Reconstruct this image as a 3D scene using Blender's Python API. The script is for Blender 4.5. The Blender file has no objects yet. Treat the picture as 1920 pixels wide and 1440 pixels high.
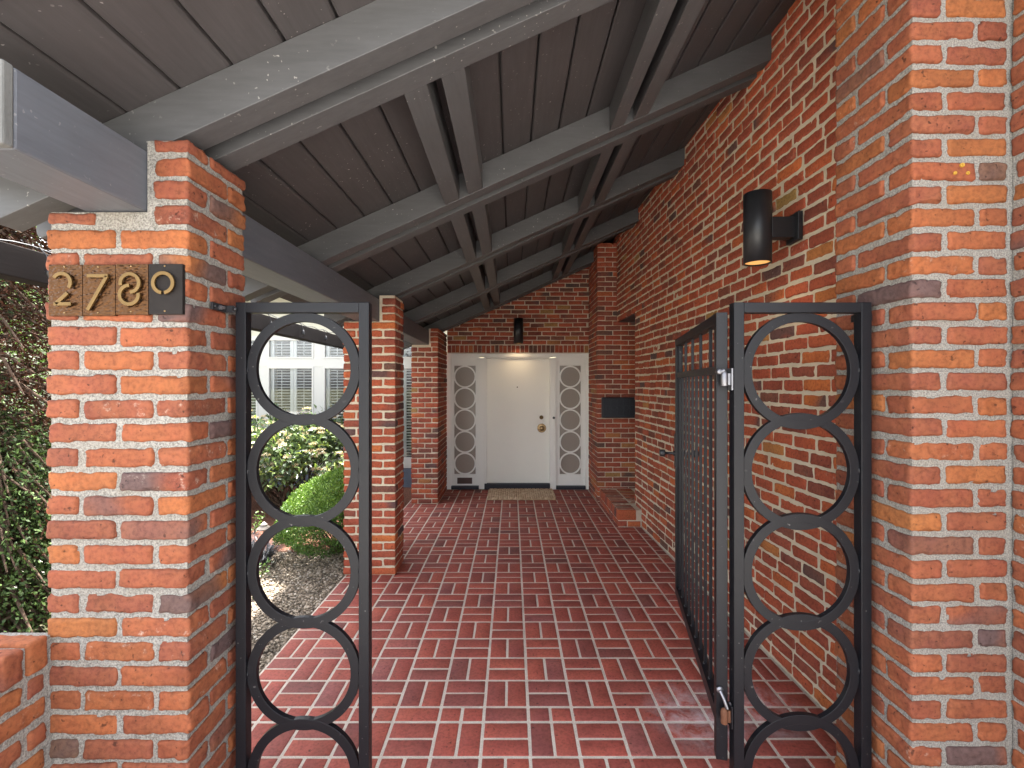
import bpy, math, random
import numpy as np
from mathutils import Matrix, Vector

random.seed(7)
RNG = np.random.default_rng(11)
scene = bpy.context.scene
COL = scene.collection
CAM_H = 1.6
F = 906.7            # focal length in pixels of the 1920 wide photograph


def px(u, v, y):
    """pixel of the photograph at depth y -> point"""
    return ((u - 960) / F * y, y, CAM_H + (720 - v) / F * y)


# ------------------------------------------------------------------ noise
def _hash(ix, iy, iz, s):
    n = (ix * 374761393 + iy * 668265263 + iz * 2147483647 + s * 974634533) & 0xFFFFFFFF
    n = ((n ^ (n >> 13)) * 1274126177) & 0xFFFFFFFF
    n = (n ^ (n >> 16)) & 0xFFFFFF
    return n / float(0xFFFFFF)


def vnoise(p, freq, seed=0):
    q = p * freq
    i = np.floor(q).astype(np.int64)
    f = q - i
    f = f * f * (3 - 2 * f)
    out = 0
    for dx in (0, 1):
        for dy in (0, 1):
            for dz in (0, 1):
                w = (f[:, 0] if dx else 1 - f[:, 0]) * (f[:, 1] if dy else 1 - f[:, 1]) * (f[:, 2] if dz else 1 - f[:, 2])
                out = out + w * _hash(i[:, 0] + dx, i[:, 1] + dy, i[:, 2] + dz, seed)
    return out * 2 - 1


# ------------------------------------------------------------------ mesh builder
class MB:
    def __init__(self):
        self.v = []; self.f = []; self.n = 0; self.mi = []; self.bc = []; self.sm = []

    def add(self, verts, faces, mi=0, bc=None, smooth=False):
        verts = np.asarray(verts, float).reshape(-1, 3)
        self.v.append(verts)
        o = self.n
        for fc in faces:
            self.f.append([i + o for i in fc])
            self.mi.append(mi); self.sm.append(smooth)
        if bc is None:
            bc = np.tile(RNG.random(3), (len(verts), 1))
        self.bc.append(np.asarray(bc, float))
        self.n += len(verts)
        return self

    def box(self, x0, x1, y0, y1, z0, z1, mi=0, bc=None):
        vs = [(x, y, z) for x in (x0, x1) for y in (y0, y1) for z in (z0, z1)]
        fs = [(0, 1, 3, 2), (4, 6, 7, 5), (0, 4, 5, 1), (2, 3, 7, 6), (0, 2, 6, 4), (1, 5, 7, 3)]
        return self.add(vs, fs, mi, bc)

    def prism(self, poly, y0, y1, mi=0):
        """poly: list of (x,z), extruded in y"""
        n = len(poly)
        vs = [(x, y0, z) for x, z in poly] + [(x, y1, z) for x, z in poly]
        fs = [tuple(range(n))[::-1], tuple(range(n, 2 * n))]
        for i in range(n):
            j = (i + 1) % n
            fs.append((i, j, n + j, n + i))
        return self.add(vs, fs, mi)

    def prism_z(self, poly, z0, z1, mi=0):
        n = len(poly)
        vs = [(x, y, z0) for x, y in poly] + [(x, y, z1) for x, y in poly]
        fs = [tuple(range(n))[::-1], tuple(range(n, 2 * n))]
        for i in range(n):
            j = (i + 1) % n
            fs.append((i, j, n + j, n + i))
        return self.add(vs, fs, mi)

    def annulus(self, cx, cz, ri, ro, y0, y1, n=72, a0=0, a1=2 * math.pi, mi=0):
        full = abs(a1 - a0 - 2 * math.pi) < 1e-6
        k = n if full else n + 1
        vs = []
        for i in range(k):
            a = a0 + (a1 - a0) * i / n
            c, s = math.cos(a), math.sin(a)
            vs += [(cx + ri * c, y0, cz + ri * s), (cx + ro * c, y0, cz + ro * s),
                   (cx + ro * c, y1, cz + ro * s), (cx + ri * c, y1, cz + ri * s)]
        fs = []
        for i in range(n if full else n):
            j = (i + 1) % k
            for q in range(4):
                r = (q + 1) % 4
                fs.append((4 * i + q, 4 * i + r, 4 * j + r, 4 * j + q))
        if not full:
            fs.append((0, 3, 2, 1)); e = 4 * (k - 1); fs.append((e, e + 1, e + 2, e + 3))
        return self.add(vs, fs, mi)

    def tube(self, path, r, n=10, mi=0, smooth=True, cap=True):
        path = [Vector(p) for p in path]
        rs = r if isinstance(r, (list, tuple)) else [r] * len(path)
        vs = []; fs = []
        ref = Vector((0, 0, 1))
        for i, p in enumerate(path):
            d = (path[min(i + 1, len(path) - 1)] - path[max(i - 1, 0)]).normalized()
            if abs(d.dot(ref)) > .95: ref = Vector((1, 0, 0))
            a = d.cross(ref).normalized(); b = d.cross(a).normalized()
            for k in range(n):
                t = 2 * math.pi * k / n
                vs.append(tuple(p + (a * math.cos(t) + b * math.sin(t)) * rs[i]))
        for i in range(len(path) - 1):
            for k in range(n):
                j = (k + 1) % n
                fs.append((i * n + k, i * n + j, (i + 1) * n + j, (i + 1) * n + k))
        self.add(vs, fs, mi, None, smooth)
        if cap:
            self.add(vs[:n], [tuple(range(n))], mi); self.add(vs[-n:], [tuple(range(n))[::-1]], mi)
        return self

    def lathe(self, prof, c, axis='z', n=32, mi=0, smooth=True):
        """prof: (radius, height along axis)"""
        vs = []; fs = []
        for r, h in prof:
            for k in range(n):
                t = 2 * math.pi * k / n
                a, b = r * math.cos(t), r * math.sin(t)
                if axis == 'z': vs.append((c[0] + a, c[1] + b, c[2] + h))
                elif axis == 'y': vs.append((c[0] + a, c[1] + h, c[2] + b))
                else: vs.append((c[0] + h, c[1] + a, c[2] + b))
        for i in range(len(prof) - 1):
            for k in range(n):
                j = (k + 1) % n
                fs.append((i * n + k, i * n + j, (i + 1) * n + j, (i + 1) * n + k))
        return self.add(vs, fs, mi, None, smooth)

    def strip(self, pts, w, y0, y1, mi=0):
        """flat bar following (x,z) points, mitred, extruded from y0 to y1"""
        L = []; R = []
        m = len(pts)
        for i in range(m):
            p = Vector(pts[i])
            if i == 0: d = (Vector(pts[1]) - p).normalized(); s = 1
            elif i == m - 1: d = (p - Vector(pts[i - 1])).normalized(); s = 1
            else:
                d1 = (p - Vector(pts[i - 1])).normalized(); d2 = (Vector(pts[i + 1]) - p).normalized()
                d = (d1 + d2).normalized(); s = 1 / max(.4, d.dot(d1))
            nrm = Vector((-d.y, d.x)) * (w / 2 * s)
            L.append(p + nrm); R.append(p - nrm)
        vs = []
        for i in range(m):
            vs += [(L[i].x, y0, L[i].y), (R[i].x, y0, R[i].y), (R[i].x, y1, R[i].y), (L[i].x, y1, L[i].y)]
        fs = []
        for i in range(m - 1):
            for q in range(4):
                r = (q + 1) % 4
                fs.append((4 * i + q, 4 * i + r, 4 * i + 4 + r, 4 * i + 4 + q))
        fs.append((0, 3, 2, 1)); e = 4 * (m - 1); fs.append((e, e + 1, e + 2, e + 3))
        return self.add(vs, fs, mi)


def to_object(name, mb, mats, xf=None, bevel=0, seg=2):
    me = bpy.data.meshes.new(name)
    V = np.concatenate(mb.v) if mb.v else np.zeros((0, 3))
    if xf is not None:
        M = np.array(xf)
        V = V @ M[:3, :3].T + M[:3, 3]
    lens = np.fromiter((len(f) for f in mb.f), np.int32, len(mb.f))
    flat = np.fromiter((i for f in mb.f for i in f), np.int32, int(lens.sum()))
    return _mk(name, me, V, flat, lens, np.array(mb.mi, np.int32), np.array(mb.sm, bool), np.concatenate(mb.bc), mats, bevel, seg)


def _mk(name, me, V, flat, lens, mi, sm, bc, mats, bevel=0, seg=2):
    me.vertices.add(len(V)); me.vertices.foreach_set('co', V.astype(np.float32).ravel())
    me.loops.add(len(flat)); me.loops.foreach_set('vertex_index', flat)
    me.polygons.add(len(lens))
    st = np.zeros(len(lens), np.int32); st[1:] = np.cumsum(lens)[:-1]
    me.polygons.foreach_set('loop_start', st)
    me.polygons.foreach_set('loop_total', lens)
    me.polygons.foreach_set('material_index', mi)
    me.polygons.foreach_set('use_smooth', sm)
    at = me.attributes.new('bc', 'FLOAT_VECTOR', 'POINT')
    at.data.foreach_set('vector', bc.astype(np.float32).ravel())
    me.update(calc_edges=True)
    for m in (mats if isinstance(mats, (list, tuple)) else [mats]): me.materials.append(m)
    o = bpy.data.objects.new(name, me)
    COL.objects.link(o)
    if bevel:
        b = o.modifiers.new('bevel', 'BEVEL'); b.width = bevel; b.segments = seg; b.limit_method = 'ANGLE'; b.angle_limit = math.radians(40)
    return o


ROOTM = {}


def thing(name, label, cat, loc=(0, 0, 0), rz=0, group=None):
    o = bpy.data.objects.new(name, None); COL.objects.link(o)
    o.empty_display_size = .1
    o.location = loc; o.rotation_euler = (0, 0, rz)
    tag(o, label, cat, group)
    ROOTM[o.name] = Matrix.Translation(loc) @ Matrix.Rotation(rz, 4, 'Z')
    return o


def tag(o, label=None, cat=None, group=None, kind=None):
    if label: o['label'] = label
    if cat: o['category'] = cat
    if group: o['group'] = group
    if kind: o['kind'] = kind
    return o


def part(name, mb, mats, parent, bevel=0, local=False, label=None, seg=2):
    """parent may be a thing (empty) or a part; geometry is given in world coordinates unless local"""
    root = parent
    while root.parent: root = root.parent
    xf = None if local else ROOTM.get(root.name, Matrix.Identity(4)).inverted()
    o = to_object(name, mb, mats, xf, bevel, seg) if isinstance(mb, MB) else mb
    o.parent = parent
    if label: o['label'] = label
    return o


# ------------------------------------------------------------------ materials
def new_mat(name):
    m = bpy.data.materials.new(name); m.use_nodes = True
    nt = m.node_tree
    b = nt.nodes['Principled BSDF']
    return m, nt, b


def N(nt, t, **kw):
    n = nt.nodes.new(t)
    for k, v in kw.items():
        if k.startswith('i_'): n.inputs[k[2:].replace('_', ' ')].default_value = v
        else: setattr(n, k, v)
    return n


def ramp(nt, fac, stops, interp='LINEAR'):
    r = nt.nodes.new('ShaderNodeValToRGB'); r.color_ramp.interpolation = interp
    el = r.color_ramp.elements
    while len(el) < len(stops): el.new(.5)
    for e, (p, c) in zip(el, stops):
        e.position = p; e.color = (*c, 1) if len(c) == 3 else c
    nt.links.new(fac, r.inputs['Fac'])
    return r.outputs['Color']


def mixc(nt, fac, a, b, mode='MIX'):
    m = nt.nodes.new('ShaderNodeMix'); m.data_type = 'RGBA'; m.blend_type = mode
    for s, v in ((m.inputs['Factor'], fac), (m.inputs['A'], a), (m.inputs['B'], b)):
        if hasattr(v, 'is_linked') or isinstance(v, bpy.types.NodeSocket): nt.links.new(v, s)
        elif isinstance(v, (int, float)): s.default_value = v
        else: s.default_value = (*v, 1) if len(v) == 3 else v
    return m.outputs['Result']


def math_(nt, op, a, b=0.0, clamp=False):
    m = nt.nodes.new('ShaderNodeMath'); m.operation = op; m.use_clamp = clamp
    for s, v in zip(m.inputs, (a, b)):
        if isinstance(v, bpy.types.NodeSocket): nt.links.new(v, s)
        else: s.default_value = v
    return m.outputs[0]


def noise(nt, vec, scale, detail=3, rough=.55, dist=0.0, dim='3D'):
    n = nt.nodes.new('ShaderNodeTexNoise'); n.noise_dimensions = dim
    n.inputs['Scale'].default_value = scale; n.inputs['Detail'].default_value = detail
    n.inputs['Roughness'].default_value = rough; n.inputs['Distortion'].default_value = dist
    if vec is not None: nt.links.new(vec, n.inputs['Vector'])
    return n.outputs['Fac']


def bump(nt, bsdf, h, strength=.5, dist=.01):
    b = nt.nodes.new('ShaderNodeBump'); b.inputs['Strength'].default_value = strength; b.inputs['Distance'].default_value = dist
    nt.links.new(h, b.inputs['Height']); nt.links.new(b.outputs['Normal'], bsdf.inputs['Normal'])


def coords(nt):
    return nt.nodes.new('ShaderNodeTexCoord').outputs['Object']


def bc_attr(nt):
    a = nt.nodes.new('ShaderNodeAttribute'); a.attribute_name = 'bc'
    s = nt.nodes.new('ShaderNodeSeparateXYZ'); nt.links.new(a.outputs['Vector'], s.inputs[0])
    return a.outputs['Vector'], s.outputs[0], s.outputs[1], s.outputs[2]


def brick_mat(name, pal, smear=.5, rough=.85, burn=True, bumpd=.004, smear_col=(.5, .44, .36), mott=.35):
    m, nt, b = new_mat(name)
    co = coords(nt)
    vec, r1, r2, r3 = bc_attr(nt)
    add = N(nt, 'ShaderNodeVectorMath', operation='MULTIPLY_ADD')
    nt.links.new(vec, add.inputs[0]); add.inputs[1].default_value = (9, 9, 9); nt.links.new(co, add.inputs[2])
    p = add.outputs[0]
    col = ramp(nt, r1, pal)
    n1 = noise(nt, p, 9, 3, .6)
    n2 = noise(nt, p, 70, 4, .65)
    # mottling inside one brick
    c1 = mixc(nt, ramp(nt, n1, [(.3, (0, 0, 0)), (.75, (1, 1, 1))]), col, mixc(nt, .6, col, (.36, .16, .05)), 'MIX')
    col = mixc(nt, mott, col, c1)
    drift = noise(nt, p, 5, 2, .5)
    col = mixc(nt, 1, col, ramp(nt, drift, [(.25, (.74, .72, .72)), (.5, (1, 1, 1)), (.8, (1.2, 1.18, 1.1))]), 'MULTIPLY')
    if burn:
        # kiln burnt ends of some bricks
        n3 = noise(nt, p, 3.2, 1, .4)
        sel = math_(nt, 'GREATER_THAN', r2, .9)
        fac = math_(nt, 'MULTIPLY', ramp(nt, n3, [(.47, (0, 0, 0)), (.6, (1, 1, 1))]), sel)
        col = mixc(nt, math_(nt, 'MULTIPLY', fac, .85), col, (.075, .055, .055))
    dk = ramp(nt, n2, [(.3, (.62, .6, .6)), (.55, (1, 1, 1)), (.8, (1.12, 1.1, 1.08))])
    col = mixc(nt, 1, col, dk, 'MULTIPLY')
    # mortar smears left on the faces
    n4 = noise(nt, p, 34, 6, .75)
    sm = ramp(nt, n4, [(.58, (0, 0, 0)), (.8, (1, 1, 1))])
    thr = math_(nt, 'GREATER_THAN', r3, 1 - smear * .22)
    col = mixc(nt, math_(nt, 'MULTIPLY', math_(nt, 'MULTIPLY', sm, thr), .7), col, smear_col)
    # dark pits
    n5 = noise(nt, p, 55, 2, .5)
    pit = ramp(nt, n5, [(.26, (.35, .35, .35)), (.33, (1, 1, 1))])
    col = mixc(nt, 1, col, pit, 'MULTIPLY')
    nt.links.new(col, b.inputs['Base Color'])
    b.inputs['Roughness'].default_value = rough
    b.inputs['Specular IOR Level'].default_value = .3
    h = math_(nt, 'ADD', math_(nt, 'MULTIPLY', n2, .5), math_(nt, 'ADD', math_(nt, 'MULTIPLY', noise(nt, p, 230, 3, .7), .25), math_(nt, 'MULTIPLY', pit, .5)))
    bump(nt, b, h, .7, bumpd)
    return m


def mortar_mat(name, ca, cb, dirt=(.2, .17, .13), grain=330):
    m, nt, b = new_mat(name)
    co = coords(nt)
    g = noise(nt, co, grain, 2, .6)
    l = noise(nt, co, 5, 4, .6)
    col = mixc(nt, ramp(nt, g, [(.32, (0, 0, 0)), (.62, (1, 1, 1))]), ca, cb)
    col = mixc(nt, math_(nt, 'MULTIPLY', ramp(nt, l, [(.45, (0, 0, 0)), (.8, (1, 1, 1))]), .45), col, dirt)
    nt.links.new(col, b.inputs['Base Color'])
    b.inputs['Roughness'].default_value = .95
    b.inputs['Specular IOR Level'].default_value = .15
    h = math_(nt, 'ADD', math_(nt, 'MULTIPLY', g, .6), noise(nt, co, 60, 4, .6))
    bump(nt, b, h, .9, .006)
    return m


PAL_PILLAR = [(0, (.065, .047, .044)), (.02, (.10, .055, .045)), (.05, (.165, .047, .029)), (.3, (.195, .052, .028)), (.5, (.22, .060, .027)), (.7, (.205, .056, .031)), (.85, (.235, .069, .026)), (1, (.25, .085, .028))]
PAL_WALL = [(0, (.12, .06, .05)), (.03, (.20, .06, .044)), (.25, (.29, .066, .04)), (.55, (.34, .072, .038)), (.8, (.37, .082, .04)), (.93, (.43, .105, .038)), (.985, (.45, .13, .04)), (1, (.30, .2, .07))]
PAL_BACK = [(0, (.11, .06, .055)), (.1, (.18, .06, .05)), (.35, (.27, .06, .042)), (.6, (.33, .07, .042)), (.82, (.37, .08, .044)), (.95, (.42, .11, .045)), (1, (.32, .18, .07))]
PAL_PAVE = [(0, (.16, .054, .05)), (.07, (.22, .057, .05)), (.4, (.275, .060, .047)), (.7, (.31, .067, .05)), (.93, (.335, .076, .053)), (1, (.25, .075, .07))]

M = {}
M['brick_pillar'] = brick_mat('pillar_brick', PAL_PILLAR, .5)
M['brick_wall'] = brick_mat('wall_brick', PAL_WALL, .55, mott=.22)
M['brick_back'] = brick_mat('back_brick', PAL_BACK, .25)
M['mortar_grey'] = mortar_mat('grey_mortar', (.125, .116, .104), (.295, .278, .25), grain=210)
M['mortar_cream'] = mortar_mat('cream_mortar', (.50, .43, .32), (.66, .585, .45), (.36, .28, .19))
M['mortar_back'] = mortar_mat('back_mortar', (.48, .40, .31), (.62, .53, .42), (.32, .25, .18))


def paint(name, c, rough=.5, spec=.4, speck=0, bumps=.3, bscale=60, var=.15, grain=None):
    m, nt, b = new_mat(name)
    co = coords(nt)
    n1 = noise(nt, co, 4, 4, .6)
    col = mixc(nt, math_(nt, 'MULTIPLY', n1, 1), tuple(x * (1 - var) for x in c), tuple(x * (1 + var) for x in c))
    if grain:
        mp = N(nt, 'ShaderNodeMapping'); mp.inputs['Scale'].default_value = grain
        nt.links.new(co, mp.inputs[0])
        g = noise(nt, mp.outputs[0], 1, 4, .65)
        col = mixc(nt, 1, col, ramp(nt, g, [(.3, (.86, .86, .86)), (.7, (1.08, 1.08, 1.08))]), 'MULTIPLY')
    else:
        g = noise(nt, co, bscale, 4, .6)
    if speck:
        sp = noise(nt, co, 75, 1, .4)
        mask = noise(nt, co, 3, 3, .5)
        f = math_(nt, 'MULTIPLY', ramp(nt, sp, [(.735, (0, 0, 0)), (.765, (1, 1, 1))]), ramp(nt, mask, [(.4, (0, 0, 0)), (.65, (1, 1, 1))]))
        col = mixc(nt, math_(nt, 'MULTIPLY', f, speck), col, (.4, .38, .36))
    nt.links.new(col, b.inputs['Base Color'])
    b.inputs['Roughness'].default_value = rough
    b.inputs['Specular IOR Level'].default_value = spec
    bump(nt, b, g, bumps, .002)
    return m


M['timber'] = paint('grey_painted_timber', (.071, .071, .074), .5, .4, .7, .3, grain=(6, 50, 50))
M['timber_y'] = paint('grey_painted_timber_long', (.071, .071, .074), .5, .4, .7, .3, grain=(50, 6, 50))
M['deck'] = paint('brown_grey_boards', (.056, .051, .052), .55, .35, .75, .3, grain=(60, 5, 60))
M['hat'] = paint('faded_tan_metal', (.22, .19, .17), .5, .4, 0, .2)
M['sunlit_end'] = paint('sunlit_weathered_paint', (.13, .13, .125), .8, .2, 0, 1.0, 90, .3)  # weathered beam paint, made paler to stand for sunlight on the beam end
M['beam'] = paint('blue_grey_beam', (.10, .105, .12), .45, .4, .5, .3, grain=(50, 5, 50))
M['iron'] = paint('powder_coated_iron', (.0058, .0058, .0078), .42, .26, .25, .15, 140)
M['black'] = paint('black_metal', (.014, .014, .016), .42, .45, 0, .15, 200)
M['navy'] = paint('dark_cast_metal', (.016, .018, .026), .5, .4, 0, .3, 90)
M['white'] = paint('white_trim_paint', (.80, .79, .74), .42, .4, 0, .15, 60, .03)
M['trim'] = paint('off_white_house_trim', (.52, .51, .475), .5, .3, 0, .15, 60, .03)
M['door'] = paint('cream_door_paint', (.84, .825, .75), .45, .4, 0, .15, 25, .025)
M['siding'] = paint('slate_blue_siding', (.10, .115, .15), .6, .3, 0, .3, 60)
M['creamwall'] = paint('cream_house_wall', (.5, .48, .39), .7, .3, 0, .4, 80, .05)
M['roofing'] = paint('dark_roof_shingles', (.05, .05, .05), .9, .2, 0, .8, 40)
M['brown'] = paint('brown_slot', (.075, .04, .03), .5, .4, 0, .1)
M['trellis'] = paint('dark_brown_timber', (.013, .0095, .008), .8, .12, 0, .6, grain=(60, 5, 60))


def metal(name, c, rough=.35, metallic=1.0, bs=0, bd=.001, voro=False):
    m, nt, b = new_mat(name)
    co = coords(nt)
    n1 = noise(nt, co, 30, 4, .6)
    nt.links.new(mixc(nt, n1, tuple(x * .7 for x in c), tuple(min(1, x * 1.25) for x in c)), b.inputs['Base Color'])
    b.inputs['Metallic'].default_value = metallic
    b.inputs['Roughness'].default_value = rough
    if voro:
        v = N(nt, 'ShaderNodeTexVoronoi'); v.inputs['Scale'].default_value = 120
        v.feature = 'SMOOTH_F1'
        mp = N(nt, 'ShaderNodeMapping'); mp.inputs['Rotation'].default_value = (0, .6, 0); mp.inputs['Scale'].default_value = (.75, 1, 1.25)
        nt.links.new(co, mp.inputs[0]); nt.links.new(mp.outputs[0], v.inputs['Vector'])
        bump(nt, b, v.outputs['Distance'], .7, .005)
    else:
        bump(nt, b, noise(nt, co, 180, 3, .6), .25, bd)
    return m


M['bronze'] = metal('hammered_bronze', (.075, .034, .013), .3, .85, voro=True)
M['bronze_dark'] = metal('dark_bronze_plate', (.018, .015, .014), .6, .1)
M['bronze_dark'].node_tree.nodes['Principled BSDF'].inputs['Specular IOR Level'].default_value = .12
M['brass'] = metal('brushed_brass', (.15, .092, .034), .42, .8)
M['brass_old'] = metal('aged_brass', (.30, .2, .10), .35, .9)
M['steel'] = metal('galvanised_steel', (.2, .2, .215), .42, .9)
M['rust'] = metal('rusty_iron', (.12, .045, .02), .8, .2)
M['yellow'] = paint('yellow_plastic', (.4, .22, .025), .5, .4, 0, .05)

m, nt, b = new_mat('lamp_lens'); b.inputs['Base Color'].default_value = (.8, .5, .2, 1)
b.inputs['Emission Color'].default_value = (1, .47, .13, 1); b.inputs['Emission Strength'].default_value = .1
b.inputs['Roughness'].default_value = .4
M['lens'] = m

m, nt, b = new_mat('window_glass'); b.inputs['Base Color'].default_value = (.9, .95, .95, 1)
b.inputs['Transmission Weight'].default_value = .0; b.inputs['Roughness'].default_value = .02
tr = nt.nodes.new('ShaderNodeBsdfTransparent'); gl = nt.nodes.new('ShaderNodeBsdfGlossy'); gl.inputs['Roughness'].default_value = .02
fr = nt.nodes.new('ShaderNodeFresnel'); fr.inputs['IOR'].default_value = 1.5
mx = nt.nodes.new('ShaderNodeMixShader')
fm = math_(nt, 'MULTIPLY', fr.outputs[0], 1.6, True)
nt.links.new(fm, mx.inputs[0]); nt.links.new(tr.outputs[0], mx.inputs[1]); nt.links.new(gl.outputs[0], mx.inputs[2])
nt.links.new(mx.outputs[0], nt.nodes['Material Output'].inputs['Surface'])
M['glass'] = m

m, nt, b = new_mat('frosted_sidelight_glass')
b.inputs['Base Color'].default_value = (.30, .262, .225, 1); b.inputs['Roughness'].default_value = .16
b.inputs['Specular IOR Level'].default_value = .6
M['frost'] = m

m, nt, b = new_mat('shutter_paint'); b.inputs['Base Color'].default_value = (.52, .56, .56, 1); b.inputs['Roughness'].default_value = .45
M['shutter'] = m
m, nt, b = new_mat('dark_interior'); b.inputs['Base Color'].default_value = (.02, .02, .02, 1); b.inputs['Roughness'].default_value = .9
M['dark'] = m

# doormat
m, nt, b = new_mat('woven_jute'); co = coords(nt)
vec, r1, r2, r3 = bc_attr(nt)
c = ramp(nt, r1, [(0, (.42, .29, .18)), (.5, (.56, .41, .27)), (1, (.66, .50, .34))])
c = mixc(nt, 1, c, ramp(nt, noise(nt, co, 160, 3, .6), [(.3, (.7, .7, .7)), (.7, (1.15, 1.15, 1.15))]), 'MULTIPLY')
nt.links.new(c, b.inputs['Base Color']); b.inputs['Roughness'].default_value = .95
bump(nt, b, noise(nt, co, 220, 3, .6), .7, .004)
M['jute'] = m

# paving with salt stain close to the gate
M['paver'] = brick_mat('red_paver', PAL_PAVE, .0, .7, False, .0016, mott=.15)
nt = M['paver'].node_tree; b = nt.nodes['Principled BSDF']
b.inputs['Specular IOR Level'].default_value = .38


def add_stain(mat, strength):
    nt = mat.node_tree; b = nt.nodes['Principled BSDF']
    src = b.inputs['Base Color'].links[0].from_socket
    co = coords(nt)
    d = N(nt, 'ShaderNodeVectorMath', operation='DISTANCE'); nt.links.new(co, d.inputs[0]); d.inputs[1].default_value = (.90, 2.33, 0)
    d2 = N(nt, 'ShaderNodeVectorMath', operation='DISTANCE'); nt.links.new(co, d2.inputs[0]); d2.inputs[1].default_value = (1.22, 2.38, 0)
    n = noise(nt, co, 11, 6, .72, .6)
    n = ramp(nt, n, [(.4, (0, 0, 0)), (.66, (1, 1, 1))])
    fall = math_(nt, 'MAXIMUM', math_(nt, 'SUBTRACT', 1, math_(nt, 'MULTIPLY', d.outputs['Value'], 3.6), True), math_(nt, 'SUBTRACT', 1, math_(nt, 'MULTIPLY', d2.outputs['Value'], 4.2), True))
    fall = ramp(nt, fall, [(0, (0, 0, 0)), (.5, (.8, .8, .8)), (1, (1, 1, 1))])
    f = math_(nt, 'MULTIPLY', math_(nt, 'MULTIPLY', n, fall), strength)
    nt.links.new(mixc(nt, f, src, (.66, .62, .64)), b.inputs['Base Color'])


add_stain(M['paver'], .5)
M['grout'] = mortar_mat('cream_grout', (.45, .395, .335), (.62, .55, .47), (.30, .24, .19), 260)
add_stain(M['grout'], .5)


def ground_mat(name, stops, scale, b_scale, bd=.02, rough=.95):
    m, nt, b = new_mat(name); co = coords(nt)
    n = noise(nt, co, scale, 6, .65)
    nt.links.new(ramp(nt, n, stops), b.inputs['Base Color']); b.inputs['Roughness'].default_value = rough
    b.inputs['Specular IOR Level'].default_value = .2
    bump(nt, b, noise(nt, co, b_scale, 4, .6), .8, bd)
    return m


M['soil'] = ground_mat('garden_ground', [(.3, (.05, .06, .025)), (.6, (.09, .085, .05)), (.8, (.16, .13, .09))], 3, 30)
M['mulch'] = ground_mat('bark_mulch', [(.3, (.05, .022, .014)), (.5, (.13, .055, .035)), (.75, (.22, .11, .075))], 38, 45, .03)
M['concrete'] = ground_mat('concrete', [(.3, (.36, .34, .31)), (.7, (.5, .48, .45))], 4, 120, .004)
M['drive'] = ground_mat('pale_gravel_drive', [(.3, (.27, .25, .22)), (.7, (.4, .37, .33))], 14, 120, .006)
M['gravelbed'] = ground_mat('gravel_bed', [(.3, (.10, .08, .062)), (.7, (.21, .175, .138))], 60, 90, .02)

m, nt, b = new_mat('pebbles'); vec, r1, r2, r3 = bc_attr(nt)
nt.links.new(ramp(nt, r1, [(0, (.08, .062, .046)), (.3, (.18, .142, .1)), (.6, (.26, .208, .15)), (.85, (.33, .27, .205)), (1, (.42, .37, .31))]), b.inputs['Base Color']); b.inputs['Roughness'].default_value = .8
M['pebble'] = m


def leaf_mat(name, stops, rough=.4, trans=.25, spec=.5):
    m, nt, b = new_mat(name); vec, r1, r2, r3 = bc_attr(nt)
    c = ramp(nt, r1, stops)
    nt.links.new(c, b.inputs['Base Color']); b.inputs['Roughness'].default_value = rough
    b.inputs['Specular IOR Level'].default_value = spec
    t = nt.nodes.new('ShaderNodeBsdfTranslucent'); nt.links.new(mixc(nt, .5, c, mixc(nt, 1, c, (1.5, 1.6, .6), 'MULTIPLY')), t.inputs['Color'])
    mx = nt.nodes.new('ShaderNodeMixShader'); mx.inputs[0].default_value = trans
    nt.links.new(b.outputs[0], mx.inputs[1]); nt.links.new(t.outputs[0], mx.inputs[2])
    nt.links.new(mx.outputs[0], nt.nodes['Material Output'].inputs['Surface'])
    return m


M['photinia'] = leaf_mat('glossy_dark_leaves', [(0, (.05, .08, .035)), (.5, (.085, .13, .055)), (.8, (.13, .18, .075)), (.92, (.22, .31, .07)), (1, (.34, .42, .10))], .4, .25, .5)
M['boxwood'] = leaf_mat('bright_small_leaves', [(0, (.025, .06, .014)), (.4, (.06, .12, .022)), (.8, (.12, .21, .035)), (1, (.2, .3, .06))], .5, .2, .3)
M['needles'] = leaf_mat('cypress_sprays', [(0, (.012, .009, .006)), (.25, (.05, .018, .009)), (.5, (.035, .016, .009)), (.55, (.012, .018, .008)), (.8, (.022, .036, .013)), (1, (.06, .095, .025))], .8, .1, .08)
M['grassdark'] = leaf_mat('black_grass_blades', [(0, (.02, .02, .024)), (.6, (.05, .05, .06)), (1, (.16, .17, .19))], .35, .05)
M['greenleaf'] = leaf_mat('green_leaves', [(0, (.03, .06, .02)), (.6, (.07, .14, .03)), (1, (.16, .28, .05))], .45, .25)
M['darkleaf'] = leaf_mat('dark_green_leaves', [(0, (.012, .02, .008)), (.6, (.025, .045, .014)), (1, (.08, .13, .035))], .6, .12, .15)
M['flower'] = leaf_mat('cream_pink_blossom', [(0, (.5, .38, .25)), (.5, (.62, .52, .36)), (1, (.7, .6, .48))], .7, .2)
M['bark'] = ground_mat('bark', [(.3, (.04, .025, .018)), (.7, (.12, .08, .055))], 20, 40, .01)
M['dry'] = paint('dry_twig', (.3, .2, .12), .9, .2)

# ------------------------------------------------------------------ bricks
_TOPO = {}


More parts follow.
